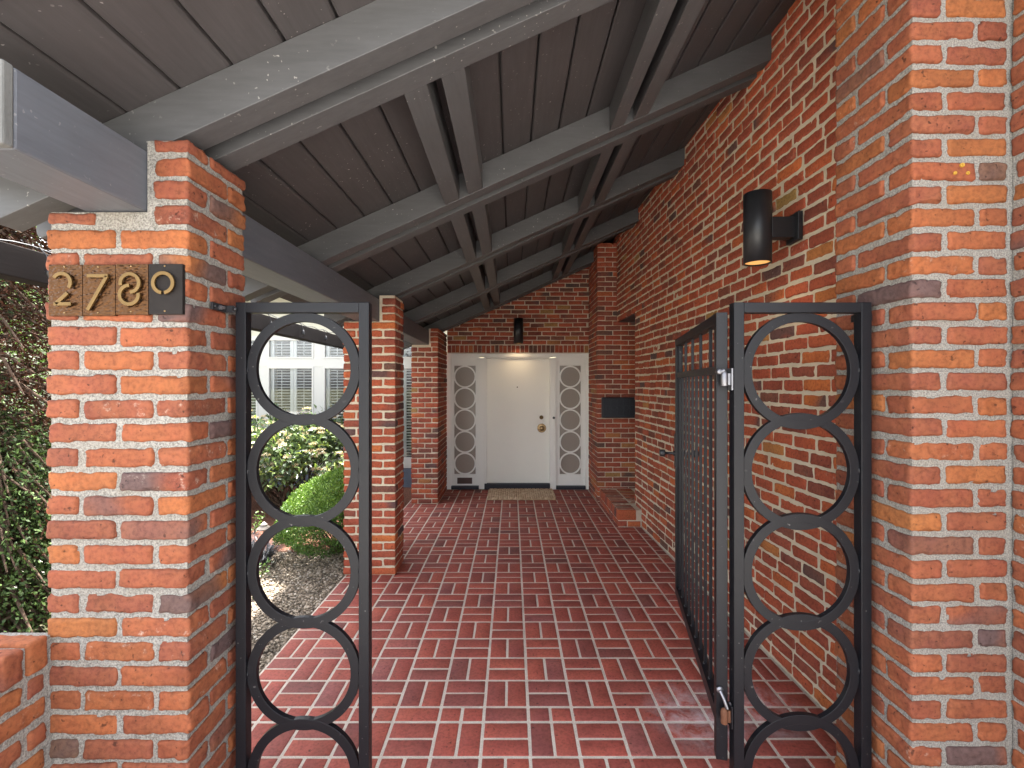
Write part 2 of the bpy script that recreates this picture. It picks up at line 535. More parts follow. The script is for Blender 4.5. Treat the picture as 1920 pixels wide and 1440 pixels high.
def topo(nx, ny, nz):
    k = (nx, ny, nz)
    if k in _TOPO: return _TOPO[k]
    idx = {}; vs = []
    def vid(i, j, l):
        t = (i, j, l)
        if t not in idx: idx[t] = len(vs); vs.append(t)
        return idx[t]
    fs = []
    for i in range(nx):
        for j in range(ny):
            fs.append((vid(i, j, 0), vid(i, j + 1, 0), vid(i + 1, j + 1, 0), vid(i + 1, j, 0)))
            fs.append((vid(i, j, nz), vid(i + 1, j, nz), vid(i + 1, j + 1, nz), vid(i, j + 1, nz)))
    for i in range(nx):
        for l in range(nz):
            fs.append((vid(i, 0, l), vid(i + 1, 0, l), vid(i + 1, 0, l + 1), vid(i, 0, l + 1)))
            fs.append((vid(i, ny, l), vid(i, ny, l + 1), vid(i + 1, ny, l + 1), vid(i + 1, ny, l)))
    for j in range(ny):
        for l in range(nz):
            fs.append((vid(0, j, l), vid(0, j, l + 1), vid(0, j + 1, l + 1), vid(0, j + 1, l)))
            fs.append((vid(nx, j, l), vid(nx, j + 1, l), vid(nx, j + 1, l + 1), vid(nx, j, l + 1)))
    r = (np.array(vs, float) / np.array(k, float) - .5, np.array(fs, np.int32))
    _TOPO[k] = r
    return r


class Bricks:
    """rounded, uneven, individually coloured bricks gathered into one mesh"""
    def __init__(self):
        self.V = []; self.Fc = []; self.B = []; self.n = 0

    def add(self, x0, x1, y0, y1, z0, z1, res=.02, r=.006, amp=.0025, freq=28, jit=.002, tilt=.006, bc=None, amp2=0):
        s = np.array([x1 - x0, y1 - y0, z1 - z0])
        if s.min() < .012: return
        nn = np.maximum(2, np.ceil(s / res)).astype(int)
        nn = np.maximum(nn, 3)
        T, Fq = topo(*map(int, nn))
        rr = min(r, s.min() * .45)
        p = np.empty_like(T)
        for ax in range(3):
            n_ = nn[ax]; e_ = rr / s[ax]
            tab = np.concatenate([[0], np.linspace(e_, 1 - e_, n_ - 1), [1]]) if n_ > 2 else np.linspace(0, 1, n_ + 1)
            p[:, ax] = (tab[np.rint((T[:, ax] + .5) * n_).astype(int)] - .5) * s[ax]
        inner = np.clip(p, -(s / 2 - rr), s / 2 - rr)
        d = p - inner
        ln = np.linalg.norm(d, axis=1, keepdims=True)
        p = inner + d * (rr / np.maximum(ln, 1e-9))
        off = RNG.random(3) * 50
        q = p + off
        nz = np.stack([vnoise(q, freq, 1), vnoise(q, freq, 2), vnoise(q, freq, 3)], 1)
        nz[:, 0 if s[0] < s[1] else 1] *= .55
        p = p + nz * amp
        if amp2:
            p = p + np.stack([vnoise(q, freq * 2.7, 4), vnoise(q, freq * 2.7, 5), vnoise(q, freq * 2.7, 6)], 1) * amp2
            if res < .012:      # chipped arrises on the bricks seen from close by
                chip = np.clip(vnoise(q, 26, 7) - .25, 0, 1) ** 1.2
                edge = (np.linalg.norm(d, axis=1) > 0) & ((np.abs(d) > 1e-6).sum(1) >= 2)
                p = p - d * (chip * edge)[:, None] * 1.6
                p = p + np.stack([vnoise(q, 120, 8), vnoise(q, 120, 9), vnoise(q, 120, 10)], 1) * .0011
        a = RNG.normal(0, tilt)
        c0, s0 = math.cos(a), math.sin(a)
        if s[0] >= s[1]:
            p = np.stack([p[:, 0] * c0 - p[:, 2] * s0, p[:, 1], p[:, 0] * s0 + p[:, 2] * c0], 1)
        else:
            p = np.stack([p[:, 0], p[:, 1] * c0 - p[:, 2] * s0, p[:, 1] * s0 + p[:, 2] * c0], 1)
        p = p + np.array([(x0 + x1) / 2, (y0 + y1) / 2, (z0 + z1) / 2]) + RNG.normal(0, jit, 3)
        self.V.append(p); self.Fc.append(Fq + self.n)
        c = RNG.random(3) if bc is None else np.array(bc)
        self.B.append(np.tile(c, (len(p), 1)))
        self.n += len(p)

    def build(self, name, brick_m, mortar_m, mortar=None, xf=None):
        V = np.concatenate(self.V); Fq = np.concatenate(self.Fc); B = np.concatenate(self.B)
        lens = [4] * len(Fq); flat = Fq.ravel(); mi = [0] * len(Fq); sm = [True] * len(Fq)
        if mortar is not None:
            mv = np.concatenate(mortar.v)
            ml = [len(f) for f in mortar.f]
            flat = np.concatenate([flat, np.array([i + len(V) for f in mortar.f for i in f], np.int32)])
            lens += ml; mi += [1] * len(ml); sm += [False] * len(ml)
            V = np.concatenate([V, mv]); B = np.concatenate([B, np.concatenate(mortar.bc)])
        if xf is not None:
            Mx = np.array(xf); V = V @ Mx[:3, :3].T + Mx[:3, 3]
        me = bpy.data.meshes.new(name)
        return _mk(name, me, V, flat.astype(np.int32), np.array(lens, np.int32), np.array(mi, np.int32), np.array(sm, bool), B, [brick_m, mortar_m])


def pillar(label, x0, x1, y0, depth, notch_x, notch_z, top_fn, course, joint, res, group, phase=0, zs=0.0, mat='brick_pillar', mort='mortar_grey', r=.008, amp=.0035, amp2=.0018):
    """free standing pillar; left of notch_x it stops at notch_z under the beam"""
    W = x1 - x0; j = joint
    L = (W - j) / 2; h = (L - j) / 2; D = depth
    hd = (D - j) * .333; Ld = D - j - hd
    B = Bricks(); MBm = MB()
    y1 = y0 + D
    zt = top_fn((notch_x + x1) / 2)
    k = 0; z = zs
    kw = dict(res=res, r=r, amp=amp, amp2=amp2, freq=34, jit=.0016, tilt=.008)
    while z < zt - .02:
        za, zb = z + j / 2, min(z + course - j / 2, zt - .004)
        full = zb < notch_z - .005
        even = (k + phase) % 2 == 0
        if zb - za > .02:
            if full:
                if even:   # header corners in front
                    B.add(x0, x0 + h, y0, y0 + Ld, za, zb, **kw)
                    B.add(x0 + h + j, x1 - h - j, y0, y0 + hd, za, zb, **kw)
                    B.add(x1 - h, x1, y0, y0 + Ld, za, zb, **kw)
                    B.add(x0, x0 + L, y1 - hd, y1, za, zb, **kw)
                    B.add(x0 + L + j, x1, y1 - hd, y1, za, zb, **kw)
                else:
                    B.add(x0, x0 + L, y0, y0 + hd, za, zb, **kw)
                    B.add(x0 + L + j, x1, y0, y0 + hd, za, zb, **kw)
                    B.add(x0, x0 + h, y0 + hd + j, y1, za, zb, **kw)
                    B.add(x0 + h + j, x1 - h - j, y1 - hd, y1, za, zb, **kw)
                    B.add(x1 - h, x1, y0 + hd + j, y1, za, zb, **kw)
            else:
                if za < notch_z - .03:
                    B.add(x0, x0 + h * 1.5, y0, y0 + hd, za, notch_z - .006, **kw)
                xa = notch_x + .028
                if even:
                    B.add(xa, x1, y0, y0 + Ld, za, zb, **kw); B.add(xa, x1, y1 - hd, y1, za, zb, **kw)
                else:
                    B.add(xa, x1, y0, y0 + hd, za, zb, **kw); B.add(xa, x1, y0 + hd + j, y1, za, zb, **kw)
        z += course; k += 1
    i = .0085
    MBm.box(x0 + i, x1 - i, y0 + i, y1 - i, 0, notch_z - .004)
    MBm.box(notch_x + .004, x1 - i, y0 + i, y1 - i, notch_z - .0045, zt - .006)
    loc = ((x0 + x1) / 2, (y0 + y1) / 2, 0)
    o = B.build('brick_pillar', M[mat], M[mort], MBm, Matrix.Translation(loc).inverted())
    o.location = loc
    tag(o, label, 'pillar', group)
    return o


ROOF = lambda x: 2.818 + .45 * x          # underside of the rafters
DECK = lambda x: 2.970 + .45 * x          # underside of the boards
BX0, BX1, BZ0, BZ1 = -1.305, -1.115, 2.127, 2.312   # eave beam section
PG = 'brick pillars along the walkway'
pillar('front brick pillar that carries the bronze house numbers', -1.412, -.981, 1.465, .318, BX1, BZ0, ROOF, .0738, .0175, .0078, PG, 0, zs=.011)
pillar('middle brick pillar beside the bright green clipped bush', -1.412, -.974, 4.045, .31, BX1, BZ0, ROOF, .0685, .015, .02, PG, 1, mat='brick_wall', mort='mortar_cream')
pillar('farthest brick pillar, left of the white front door', -1.345, -.984, 6.45, .86, BX1, BZ0, ROOF, .0675, .0125, .026, PG, 0, mat='brick_back', mort='mortar_back')

# ---- right-hand pillar attached to the wall
def attached_pillar():
    x0, x1, y0, y1 = 1.257, 1.572, 1.52, 1.885
    j = .0175; course = .0738
    B = Bricks(); mo = MB()
    hx = .098; hy = .104; Ly = y1 - y0 - j - hy
    z = .02; k = 0
    kw = dict(res=.0078, r=.008, amp=.0035, amp2=.0018, freq=34, jit=.0016, tilt=.008)
    while z < DECK(1.3) - .03:
        za, zb = z + j / 2, z + course - j / 2
        if k % 2 == 0:
            B.add(x0, x1 - hx - j, y0, y0 + hy, za, zb, **kw)
            B.add(x1 - hx, x1 - .012, y0, y0 + hy, za, zb, **kw)
            B.add(x0, x0 + hx, y0 + hy + j, y1, za, zb, **kw)
        else:
            B.add(x0, x0 + hx, y0, y0 + Ly, za, zb, **kw)
            B.add(x0 + hx + j, x1 - .014, y0, y0 + hy, za, zb, **kw)
            B.add(x0, x0 + hx, y0 + Ly + j, y1, za, zb, **kw)
        z += course; k += 1
    mo.box(x0 + .0085, x1 + .05, y0 + .0085, y1, 0, DECK(1.3) - .02)
    loc = (1.41, 1.7, 0)
    o = B.build('brick_pillar', M['brick_pillar'], M['mortar_grey'], mo, Matrix.Translation(loc).inverted())
    o.location = loc
    tag(o, 'large brick pillar at the right edge, built against the long wall', 'pillar')
attached_pillar()


# ------------------------------------------------------------------ brick walls (local frame: x along, -y is the face, z up)
def wall_bricks(B, x0, x1, z0, z1, course, joint, L, depth, skip=None, res=.024, r=.005, amp=.0028, amp2=.0012, start=0, jit=.0022, face_y=0.0, lsd=.025):
    k = start; z = z0
    while z < z1 - .02:
        za, zb = z + joint / 2, min(z + course - joint / 2, z1)
        x = x0 - (L / 2 if k % 2 else 0) - .02 * (k % 3)
        while x < x1:
            l = L * (1 + RNG.normal(0, lsd))
            xa, xb = max(x + joint / 2, x0), min(x + l - joint / 2, x1)
            spans = [(xa, xb)]
            if skip: spans = skip(xa, xb, za, zb)
            for a, b_ in spans:
                if b_ - a > .03:
                    B.add(a, b_, face_y, face_y + depth, za, zb, res=res, r=r, amp=amp, amp2=amp2, freq=34, jit=jit, tilt=.008)
            x += l
        z += course; k += 1


# long right wall: from (1.55,1.52) narrowing to (1.42,6.57)
wy0, wy1 = 1.80, 7.2
wx = lambda y: 1.55 - .0257 * (y - 1.52)
d = Vector((wx(wy0) - wx(wy1), wy0 - wy1, 0)); WL = d.length      # local x runs from far to near so that -y faces the walkway
ang = math.atan2(d.y, d.x)
WLOC = (wx(wy1), wy1, 0)
ta = (wy1 - 6.62) ; tb = (wy1 - 5.69)
LINT = 2.45
def skip_r(a, b_, za, zb):
    if zb < LINT:
        return [(max(a, tb), b_)]
    return [(a, b_)]
B = Bricks()
wall_bricks(B, 0, WL, .004, 3.72, .0738, .0158, .204, .06, skip_r, res=.017, r=.008, amp=.0042, amp2=.0026, lsd=.07)
mo = MB()
mo.box(tb + .004, WL, .0062, .29, 0, LINT - .002)
mo.box(0, WL, .0062, .29, LINT, 3.72)
root = thing('brick_wall', 'long brick wall on the right of the walkway holding a black sconce', 'wall', WLOC, ang)
part('brick_face', B.build('brick_face', M['brick_wall'], M['mortar_cream'], mo), None, root)
part('lintel', MB().box(ta - .1, tb - .006, .03, .3, LINT - .012, LINT - .003), M['navy'], root, local=True)

# wall return in front of the attached pillar, running towards the viewer
B = Bricks(); mo = MB()
wall_bricks(B, 0, .95, .02, 3.70, .0738, .0175, .215, .06, None, res=.0105, r=.008, amp=.0035, amp2=.0018)
mo.box(0, .95, .0085, .25, 0, 3.7)
o = B.build('brick_wall', M['brick_pillar'], M['mortar_grey'], mo)
o.location = (1.572, 1.525, 0); o.rotation_euler = (0, 0, -math.pi / 2)
tag(o, 'short stretch of brick wall on the near side of the large right pillar', 'wall')

# back wall over the door
B = Bricks(); mo = MB()
X0, X1, YB = -.984, 1.165, 7.33
def skip_b(a, b_, za, zb):
    top = DECK((a + b_) / 2) - .02
    return [(a, b_)] if za < top else []
wall_bricks(B, X0, X1, 2.195, 3.52, .0668, .0125, .214, .06, skip_b, res=.026, r=.004, amp=.0022, face_y=YB)
x = X0
while x < X1:
    l = .0655 + RNG.normal(0, .002)
    B.add(x + .005, min(x + l - .005, X1), YB - .002, YB + .06, 2.078, 2.185, res=.022, r=.004, amp=.002, amp2=.001, freq=34)
    x += l
mo.prism([(X0, 2.072), (X1, 2.072), (X1, DECK(X1) - .01), (X0, DECK(X0) - .01)], YB + .006, YB + .25)
loc = (0, YB, 2.07)
o = B.build('brick_wall', M['brick_back'], M['mortar_back'], mo, Matrix.Translation(loc).inverted()); o.location = loc
tag(o, 'brick wall above the white front door with a row of upright bricks', 'wall')

# pier to the right of the door
B = Bricks(); mo = MB()
px0, px1, py0, py1 = 1.16, 2.1, 6.57, 7.4
z = .004; k = 0
j = .0105; course = .0664
kw = dict(res=.026, r=.004, amp=.0022, amp2=.001, freq=34, jit=.0015, tilt=.006)
while z < DECK(1.2) - .03:
    za, zb = z + j / 2, z + course - j / 2
    a = .1 if k % 2 else .205
    B.add(px0, px0 + a, py0, py0 + .1 + (.105 if k % 2 else 0), za, zb, **kw)
    x = px0 + a + j
    while x < px1 - .05:
        B.add(x, min(x + .205, px1), py0, py0 + .09, za, zb, **kw); x += .205 + j
    y = py0 + (.205 if k % 2 else .1) + j
    while y < YB - .02:
        B.add(px0, px0 + .09, y, min(y + .205, YB), za, zb, **kw); y += .205 + j
    z += course; k += 1
mo.box(px0 + .006, px1, py0 + .006, py1, 0, DECK(1.2) - .02)
loc = (1.5, 6.9, 0)
o = B.build('brick_pier', M['brick_back'], M['mortar_back'], mo, Matrix.Translation(loc).inverted()); o.location = loc
tag(o, 'brick pier right of the front door above the low ledge', 'pier')

# low ledge in front of the pier
B = Bricks(); mo = MB()
lx0, ly0, ly1 = 1.187, 5.41, 6.566
for row, (za, zb) in enumerate([(.004, .062)]):
    B.add(lx0, lx0 + .1, ly0, ly0 + .09, za, zb, **kw); B.add(lx0 + .11, lx0 + .25, ly0, ly0 + .09, za, zb, **kw)
    y = ly0 + .1
    while y < YB - .05:
        B.add(lx0, lx0 + .09, y, min(y + .2, YB - .01), za, zb, **kw); y += .211
y = ly0
while y < ly1 - .05:
    B.add(lx0 - .004, lx0 + .205, y, y + .053, .073, .186, **{**kw, 'r': .009})
    if y > 5.70: B.add(lx0 + .219, lx0 + .42, y, y + .053, .073, .186, **{**kw, 'r': .009})
    y += .0665
mo.box(lx0 + .005, lx0 + .285, ly0 + .008, ly1, 0, .1835)
mo.box(lx0 + .285, 2.05, 5.69, ly1, 0, .1825)
loc = (1.3, 6.0, 0)
o = B.build('brick_ledge', M['brick_back'], M['mortar_back'], mo, Matrix.Translation(loc).inverted()); o.location = loc
tag(o, 'low brick ledge on the floor against the right wall near the door', 'ledge')
# closing wall of the niche behind the opening
o = to_object('niche_wall', MB().box(2.0, 2.1, 5.4, 6.566, 0, 2.6).box(1.75, 2.0, 5.4, 5.5, 0, 2.6).box(1.75, 2.0, 5.5, 6.566, 2.5, 2.6), M['mortar_back'])
tag(o, 'dim inner wall of the niche behind the long right wall', 'wall')

# low garden wall at the left
B = Bricks(); mo = MB()
kw2 = dict(res=.0105, r=.009, amp=.0035, amp2=.0018, freq=34, jit=.002, tilt=.01)
gx = -1.393
k = 0; z = .012
while z < .74:
    za, zb = z + .009, z + .065
    y = 1.455 - (.06 if k % 2 else .165)
    yb = 1.447
    while yb > .4:
        B.add(gx - .1, gx, y, yb, za, zb, **kw2); yb = y - .0175; y -= .2175
    z += .0738; k += 1
y = 1.452
while y > .4:
    B.add(gx - .235, gx + .006, y - .062, y, z + .006, z + .1, **kw2); y -= .078
mo.box(gx - .23, gx - .007, .4, 1.478, 0, z + .09)
loc = (gx - .11, .93, 0)
o = B.build('garden_wall', M['brick_pillar'], M['mortar_grey'], mo, Matrix.Translation(loc).inverted()); o.location = loc
tag(o, 'low brick garden wall meeting the left side of the front pillar', 'wall')

# ------------------------------------------------------------------ roof
RG = thing('porch_roof', 'sloping grey timber porch roof with paired rafters and board ceiling', 'roof', (-1.2, 4.2, 2.12))
dk = MB()
xs = -1.68; seams = [-1.191 + .1627 * k for k in range(-3, 18)]
YE0, YE1 = 1.08, 7.34
for a, b_ in zip(seams[:-1], seams[1:]):
    a2, b2 = max(a, -1.68), min(b_, 1.60)
    if b2 - a2 < .03: continue
    g = .0045; t = .028; c = .006
    poly = [(a2 + g, DECK(a2 + g) + c), (a2 + g + c, DECK(a2 + g + c)), (b2 - g - c, DECK(b2 - g - c)), (b2 - g, DECK(b2 - g) + c), (b2 - g, DECK(b2 - g) + t), (a2 + g, DECK(a2 + g) + t)]
    dz = RNG.normal(0, .0012)
    dk.prism([(x, z + dz) for x, z in poly], YE0, YE1)
part('board_ceiling', dk, M['deck'], RG)
part('roof_covering', MB().prism([(-1.70, DECK(-1.70) + .029), (1.62, DECK(1.62) + .029), (1.62, DECK(1.62) + .07), (-1.70, DECK(-1.70) + .07)], YE0 - .02, YE1), M['roofing'], RG)
pairs = [(1.487, 1.583, 1.646, 1.744), (2.829, 2.925, 2.988, 3.086), (4.165, 4.261, 4.324, 4.422), (5.53, 5.626, 5.689, 5.787), (6.87, 6.966, 7.029, 7.127)]
for q in pairs:
    for y0, y1 in ((q[0], q[1]), (q[2], q[3])):
        xl = -1.62
        poly = [(xl + .02, ROOF(xl + .02)), (1.52, ROOF(1.52)), (1.52, DECK(1.52) - .001), (xl, DECK(xl) - .001), (xl, ROOF(xl) + .03), (xl + .006, ROOF(xl + .006) + .01)]
        part('rafter', MB().prism(poly, y0, y1), M['timber'], RG, .0025)
for p in range(len(pairs) - 1):
    y0, y1 = pairs[p][3] + .0005, pairs[p + 1][0] - .0005
    for xa, xb in ((-.390, -.308), (-.255, -.172), (.570, .654), (.710, .797)):
        part('blocking', MB().prism([(xa, ROOF(xa) + .002), (xb, ROOF(xb) + .002), (xb, DECK(xb) - .001), (xa, DECK(xa) - .001)], y0, y1), M['timber_y'], RG, .0025)
part('eave_beam', MB().box(BX0, BX1, 1.083, 6.9, BZ0, BZ1), M['beam'], RG, .006)
part('sunlit_beam_end', MB().box(BX0 - .001, BX1 + .001, 1.056, 1.0828, BZ0 - .001, BZ1 + .001), M['sunlit_end'], RG, .005)  # end of the eave beam as its own piece, sunlight painted into its colour
part('fascia', MB().prism([(-1.70, DECK(-1.70) - .02), (1.58, DECK(1.58) - .02), (1.58, DECK(1.58) + .075), (-1.70, DECK(-1.70) + .075)], YE0 - .05, YE0 - .021), M['timber'], RG, .003)

# dark trellis beam with string lights over the garden
o = to_object('trellis_beam', MB().box(-2.26, -2.16, 1.6, 6.45, 2.065, 2.205), M['trellis'], None, .004)
tag(o, 'dark brown trellis beam running over the garden left of the pillars', 'beam')
o.location = (0, 0, 0)
t = thing('string_lights', 'thin dark string of lights looped along the brown trellis beam', 'string lights', (-2.2, 4, 2.2))
mbs = MB()
pts = []
for k in range(60):
    y = 1.7 + 4.6 * k / 59
    pts.append((-2.155, y, 2.212 + .018 * abs(math.sin(k * .8)) - .01))
mbs.tube(pts, .0035, 6)
part('cable', mbs, M['black'], t)
for y in (2.2, 2.9, 3.6, 4.25, 4.9, 5.5, 6.1):
    mbb = MB(); mbb.tube([(-2.15, y, 2.22), (-2.13, y + .01, 2.19), (-2.125, y + .02, 2.15)], .003, 6)
    mbb.lathe([(.0, .0), (.01, -.002), (.012, -.02), (.016, -.035), (.012, -.052), (0, -.06)], (-2.125, y + .02, 2.15), 'z', 12)
    part('bulb', mbb, M['black'], t)

# ------------------------------------------------------------------ gate
ZP = 1.66
def fixed_panel(x0, x1, label, group, right):
    t = thing('iron_screen', label, 'gate screen', ((x0 + x1) / 2, ZP, 0), 0, None)
    z1, z0, w, dpt = 1.881, .018, .0355, .039
    fr = MB()
    fr.box(x0, x0 + w, ZP, ZP + dpt, z0, z1)
    fr.box(x1 - w, x1, ZP, ZP + dpt, z0, z1)
    fr.box(x0 + w, x1 - w, ZP + .0004, ZP + dpt - .0004, z1 - w, z1 - .0004)
    fr.box(x0 + w, x1 - w, ZP + .0004, ZP + dpt - .0004, z0 + .0004, z0 + w)
    part('frame', fr, M['iron'], t, .0022)
    cx = (x0 + x1) / 2
    inner = (x1 - x0 - 2 * w)
    ro = inner / 2 + .0015
    ri = ro - .0325
    n = 5
    ztop = z1 - w - ro + .002
    zbot = z0 + w + ro - .002
    for k in range(n):
        cz = ztop + (zbot - ztop) * k / (n - 1)
        rg = MB().annulus(cx, cz, ri, ro, ZP + .010 + .0004 * (k % 2), ZP + .030 - .0004 * (k % 2))
        for sx in (-1, 1):
            rg.lathe([(0, -.011), (.004, -.008), (.0055, 0), (.004, .007), (0, .010)], (cx + sx * (inner / 2 - .0005), ZP + .012, cz + .004 * sx), 'z', 8)
        part('ring', rg, M['iron'], t, .0012)
    br = MB()
    if not right:
        zc = 1.6 + (720 - 577) / F * 1.62
        br.box(-.980, -.974, 1.572, 1.652, zc - .012, zc + .012)
        br.box(-.974, x0 + .004, 1.648, 1.6535, zc - .012, zc + .012)
        part('bracket', br, M['black'], t, .001)
        b2 = MB(); b2.lathe([(0, -.002), (.0085, 0), (.0085, .007), (.005, .009), (.005, .017), (0, .019)], (-.974, 1.612, zc), 'x', 6, smooth=False)
        part('bolt', b2, M['steel'], t)
        b3 = MB(); b3.lathe([(0, 0), (.007, 0), (.007, -.004), (0, -.006)], (x0 + .006, 1.648, zc), 'y', 12)
        part('screw', b3, M['black'], t)
        b3 = MB(); b3.lathe([(0, 0), (.006, 0), (.006, .004), (0, .005)], (-.974, 1.586, zc), 'x', 12)
        part('screw', b3, M['black'], t)
    else:
        zc = 1.6 + (720 - 597) / F * 1.72
        br.box(1.215, 1.256, 1.685, 1.735, zc - .012, zc + .012)
        br.box(x1 - .03, 1.225, ZP + dpt, 1.69, zc - .011, zc + .011)
        part('bracket', br, M['black'], t, .001)
    return t
fixed_panel(-.950, -.4915, 'left iron gate panel of stacked rings bolted to the front pillar', None, False)
fixed_panel(.7625, 1.2355, 'right iron gate panel of stacked rings in front of the large pillar', None, True)

# swung-open leaf
p0 = Vector((.718, 1.70)); p1 = Vector((.9357, 2.776))
LL = (p1 - p0).length; la = math.atan2(p1.y - p0.y, p1.x - p0.x)
t = thing('gate_leaf', 'open iron gate leaf of upright pickets standing along the right wall', 'gate', (p0.x, p0.y, 0), la)
zb, zt, w = .40, 1.852, .0375
fr = MB()
fr.box(0, w, -.038, 0, zb - .12, zt)
fr.box(LL - w, LL, -.038, 0, zb, zt)
fr.box(w, LL - w, -.0376, -.0004, zt - w, zt - .0004)
fr.box(w, LL - w, -.0376, -.0004, zb + .0004, zb + .05)
part('frame', fr, M['iron'], t, .002, local=True)
part('middle_rail', MB().box(w, LL - w, -.032, -.006, 1.635, 1.664), M['iron'], t, .0015, local=True)
for k in range(10):
    x = LL * (.035 + .0955 * (k + .5))
    top = zt - w if k % 2 else 1.636
    pk = MB().box(x - .006, x + .006, -.025, -.013, zb + .05, top)
    pk.tube([(x - .007, -.0125, zb + .052), (x, -.011, zb + .0515), (x + .007, -.0125, zb + .052)], .0022, 6, mi=1)
    part('picket', pk, [M['iron'], M['steel']], t, .001, local=True)
lt = part('latch_plate', MB().box(LL - .045, LL + .004, -.040, .004, 1.13, 1.315), M['iron'], t, .001, local=True)
zc = 1.205
kn = MB(); kn.lathe([(0, 0), (.014, 0), (.014, .006), (.0075, .01), (.0075, .05), (.0185, .053), (.0205, .06), (.0205, .078), (.016, .084), (0, .084)], (LL - .02, .004, zc), 'y', 20)
part('knob', kn, M['black'], lt, local=True)
kn = MB(); kn.lathe([(0, 0), (.014, 0), (.014, -.006), (.0075, -.01), (.0075, -.05), (.0185, -.053), (.0205, -.06), (.0205, -.078), (.016, -.084), (0, -.084)], (LL - .02, -.040, zc), 'y', 20)
part('knob', kn, M['black'], lt, local=True)
# hinges, in world coordinates
def hinge(vc, rust):
    zc = 1.6 + (720 - vc) / F * 1.655
    h = MB()
    cx = (1361 - 960) / F * 1.655
    h.lathe([(0, -.024), (.0105, -.024), (.0115, -.022), (.0115, .018), (.009, .024), (.005, .028), (0, .029)], (cx, 1.668, zc), 'z', 20)
    h.box(cx + .012, cx + .022, 1.664, 1.672, zc - .02, zc + .02)
    ob = part('hinge', h, M['rust' if rust else 'steel'], t, 0)
    p = MB(); p.box(.7525, .7585, 1.657, 1.690, zc - .038, zc + .038)
    part('hinge_plate', p, M['steel' if not rust else 'iron'], ob, .001)
    b_ = MB()
    if rust:
        b_.tube([(.7265, 1.688, zc + .075), (.733, 1.675, zc + .06), (.741, 1.668, zc + .026)], .006, 10)
        b_.lathe([(0, -.004), (.011, -.004), (.012, 0), (.011, .004), (0, .005)], (.7265, 1.692, zc + .077), 'y', 14)
        b_.tube([(.752, 1.67, zc + .045), (.757, 1.672, zc + .035), (.7585, 1.675, zc + .02)], .004, 8)
    else:
        b_.lathe([(0, -.012), (.008, -.012), (.0095, -.009), (.0095, .0), (.005, .002), (.005, .02), (0, .021)], (cx - .016, 1.675, zc + .026), 'y', 14)
        b_.tube([(cx - .014, 1.668, zc + .026), (cx, 1.668, zc + .03)], .007, 10)
    part('hinge_bolt', b_, M['steel'], ob)
hinge(711, False)
hinge(1348, True)

# ------------------------------------------------------------------ front door
YD = 7.345
s = YD / F
DX = lambda u: (u - 960) * s
DZ = lambda v: CAM_H + (720 - v) * s
t = thing('front_door', 'white front door between two sidelights of stacked circles', 'door', (0, YD, 0))
fr = MB()
zt = 2.066
fr.box(DX(835.4), DX(846), YD, YD + .14, .0, zt - .0)
fr.box(DX(1098), DX(1105.2), YD, YD + .14, .0, zt)
fr.box(DX(897.8), DX(908.3), YD + .001, YD + .14, .0, zt - .07)
fr.box(DX(1031.2), DX(1042.6), YD + .001, YD + .14, .0, zt - .07)
fr.box(DX(846), DX(1098), YD + .0015, YD + .14, zt - .052, zt)
fr.box(DX(908.3), DX(912.5), YD + .02, YD + .14, .05, zt - .052)
fr.box(DX(908.3), DX(1031.2), YD + .02, YD + .14, zt - .075, zt - .052)
part('door_frame', fr, M['white'], t, .003)
part('threshold', MB().box(DX(846), DX(897.8), YD - .02, YD + .14, .002, .05).box(DX(908.3), DX(1031.2), YD - .02, YD + .14, .002, .085).box(DX(1042.6), DX(1098), YD - .02, YD + .14, .002, .05), M['navy'], t, .004)
slab = part('door_slab', MB().box(DX(912.5) + .002, DX(1031.2) - .002, YD + .055, YD + .10, .0865, zt - .077), M['door'], t, .002)
k = MB(); c = (DX(1016), YD + .055, DZ(803.3))
k.lathe([(0, 0), (.069, 0), (.069, -.004), (.062, -.008), (.058, -.008), (.052, -.004), (.046, -.009), (.04, -.006), (.032, -.012), (.02, -.02), (.016, -.04), (.028, -.046), (.036, -.055), (.038, -.066), (.03, -.078), (.014, -.083), (0, -.084)], c, 'y', 36)
part('door_knob', k, M['brass_old'], slab)
k = MB(); c = (DX(1015.6), YD + .055, DZ(783))
k.lathe([(0, 0), (.031, 0), (.031, -.006), (.027, -.012), (.02, -.014), (.018, -.011), (.006, -.011), (0, -.018)], c, 'y', 28)
part('deadbolt', k, M['brass'], slab)
k = MB(); k.lathe([(0, 0), (.010, 0), (.010, -.003), (.006, -.004), (0, -.003)], (DX(970), YD + .055, DZ(726)), 'y', 16)
part('peephole', k, M['brown'], slab)
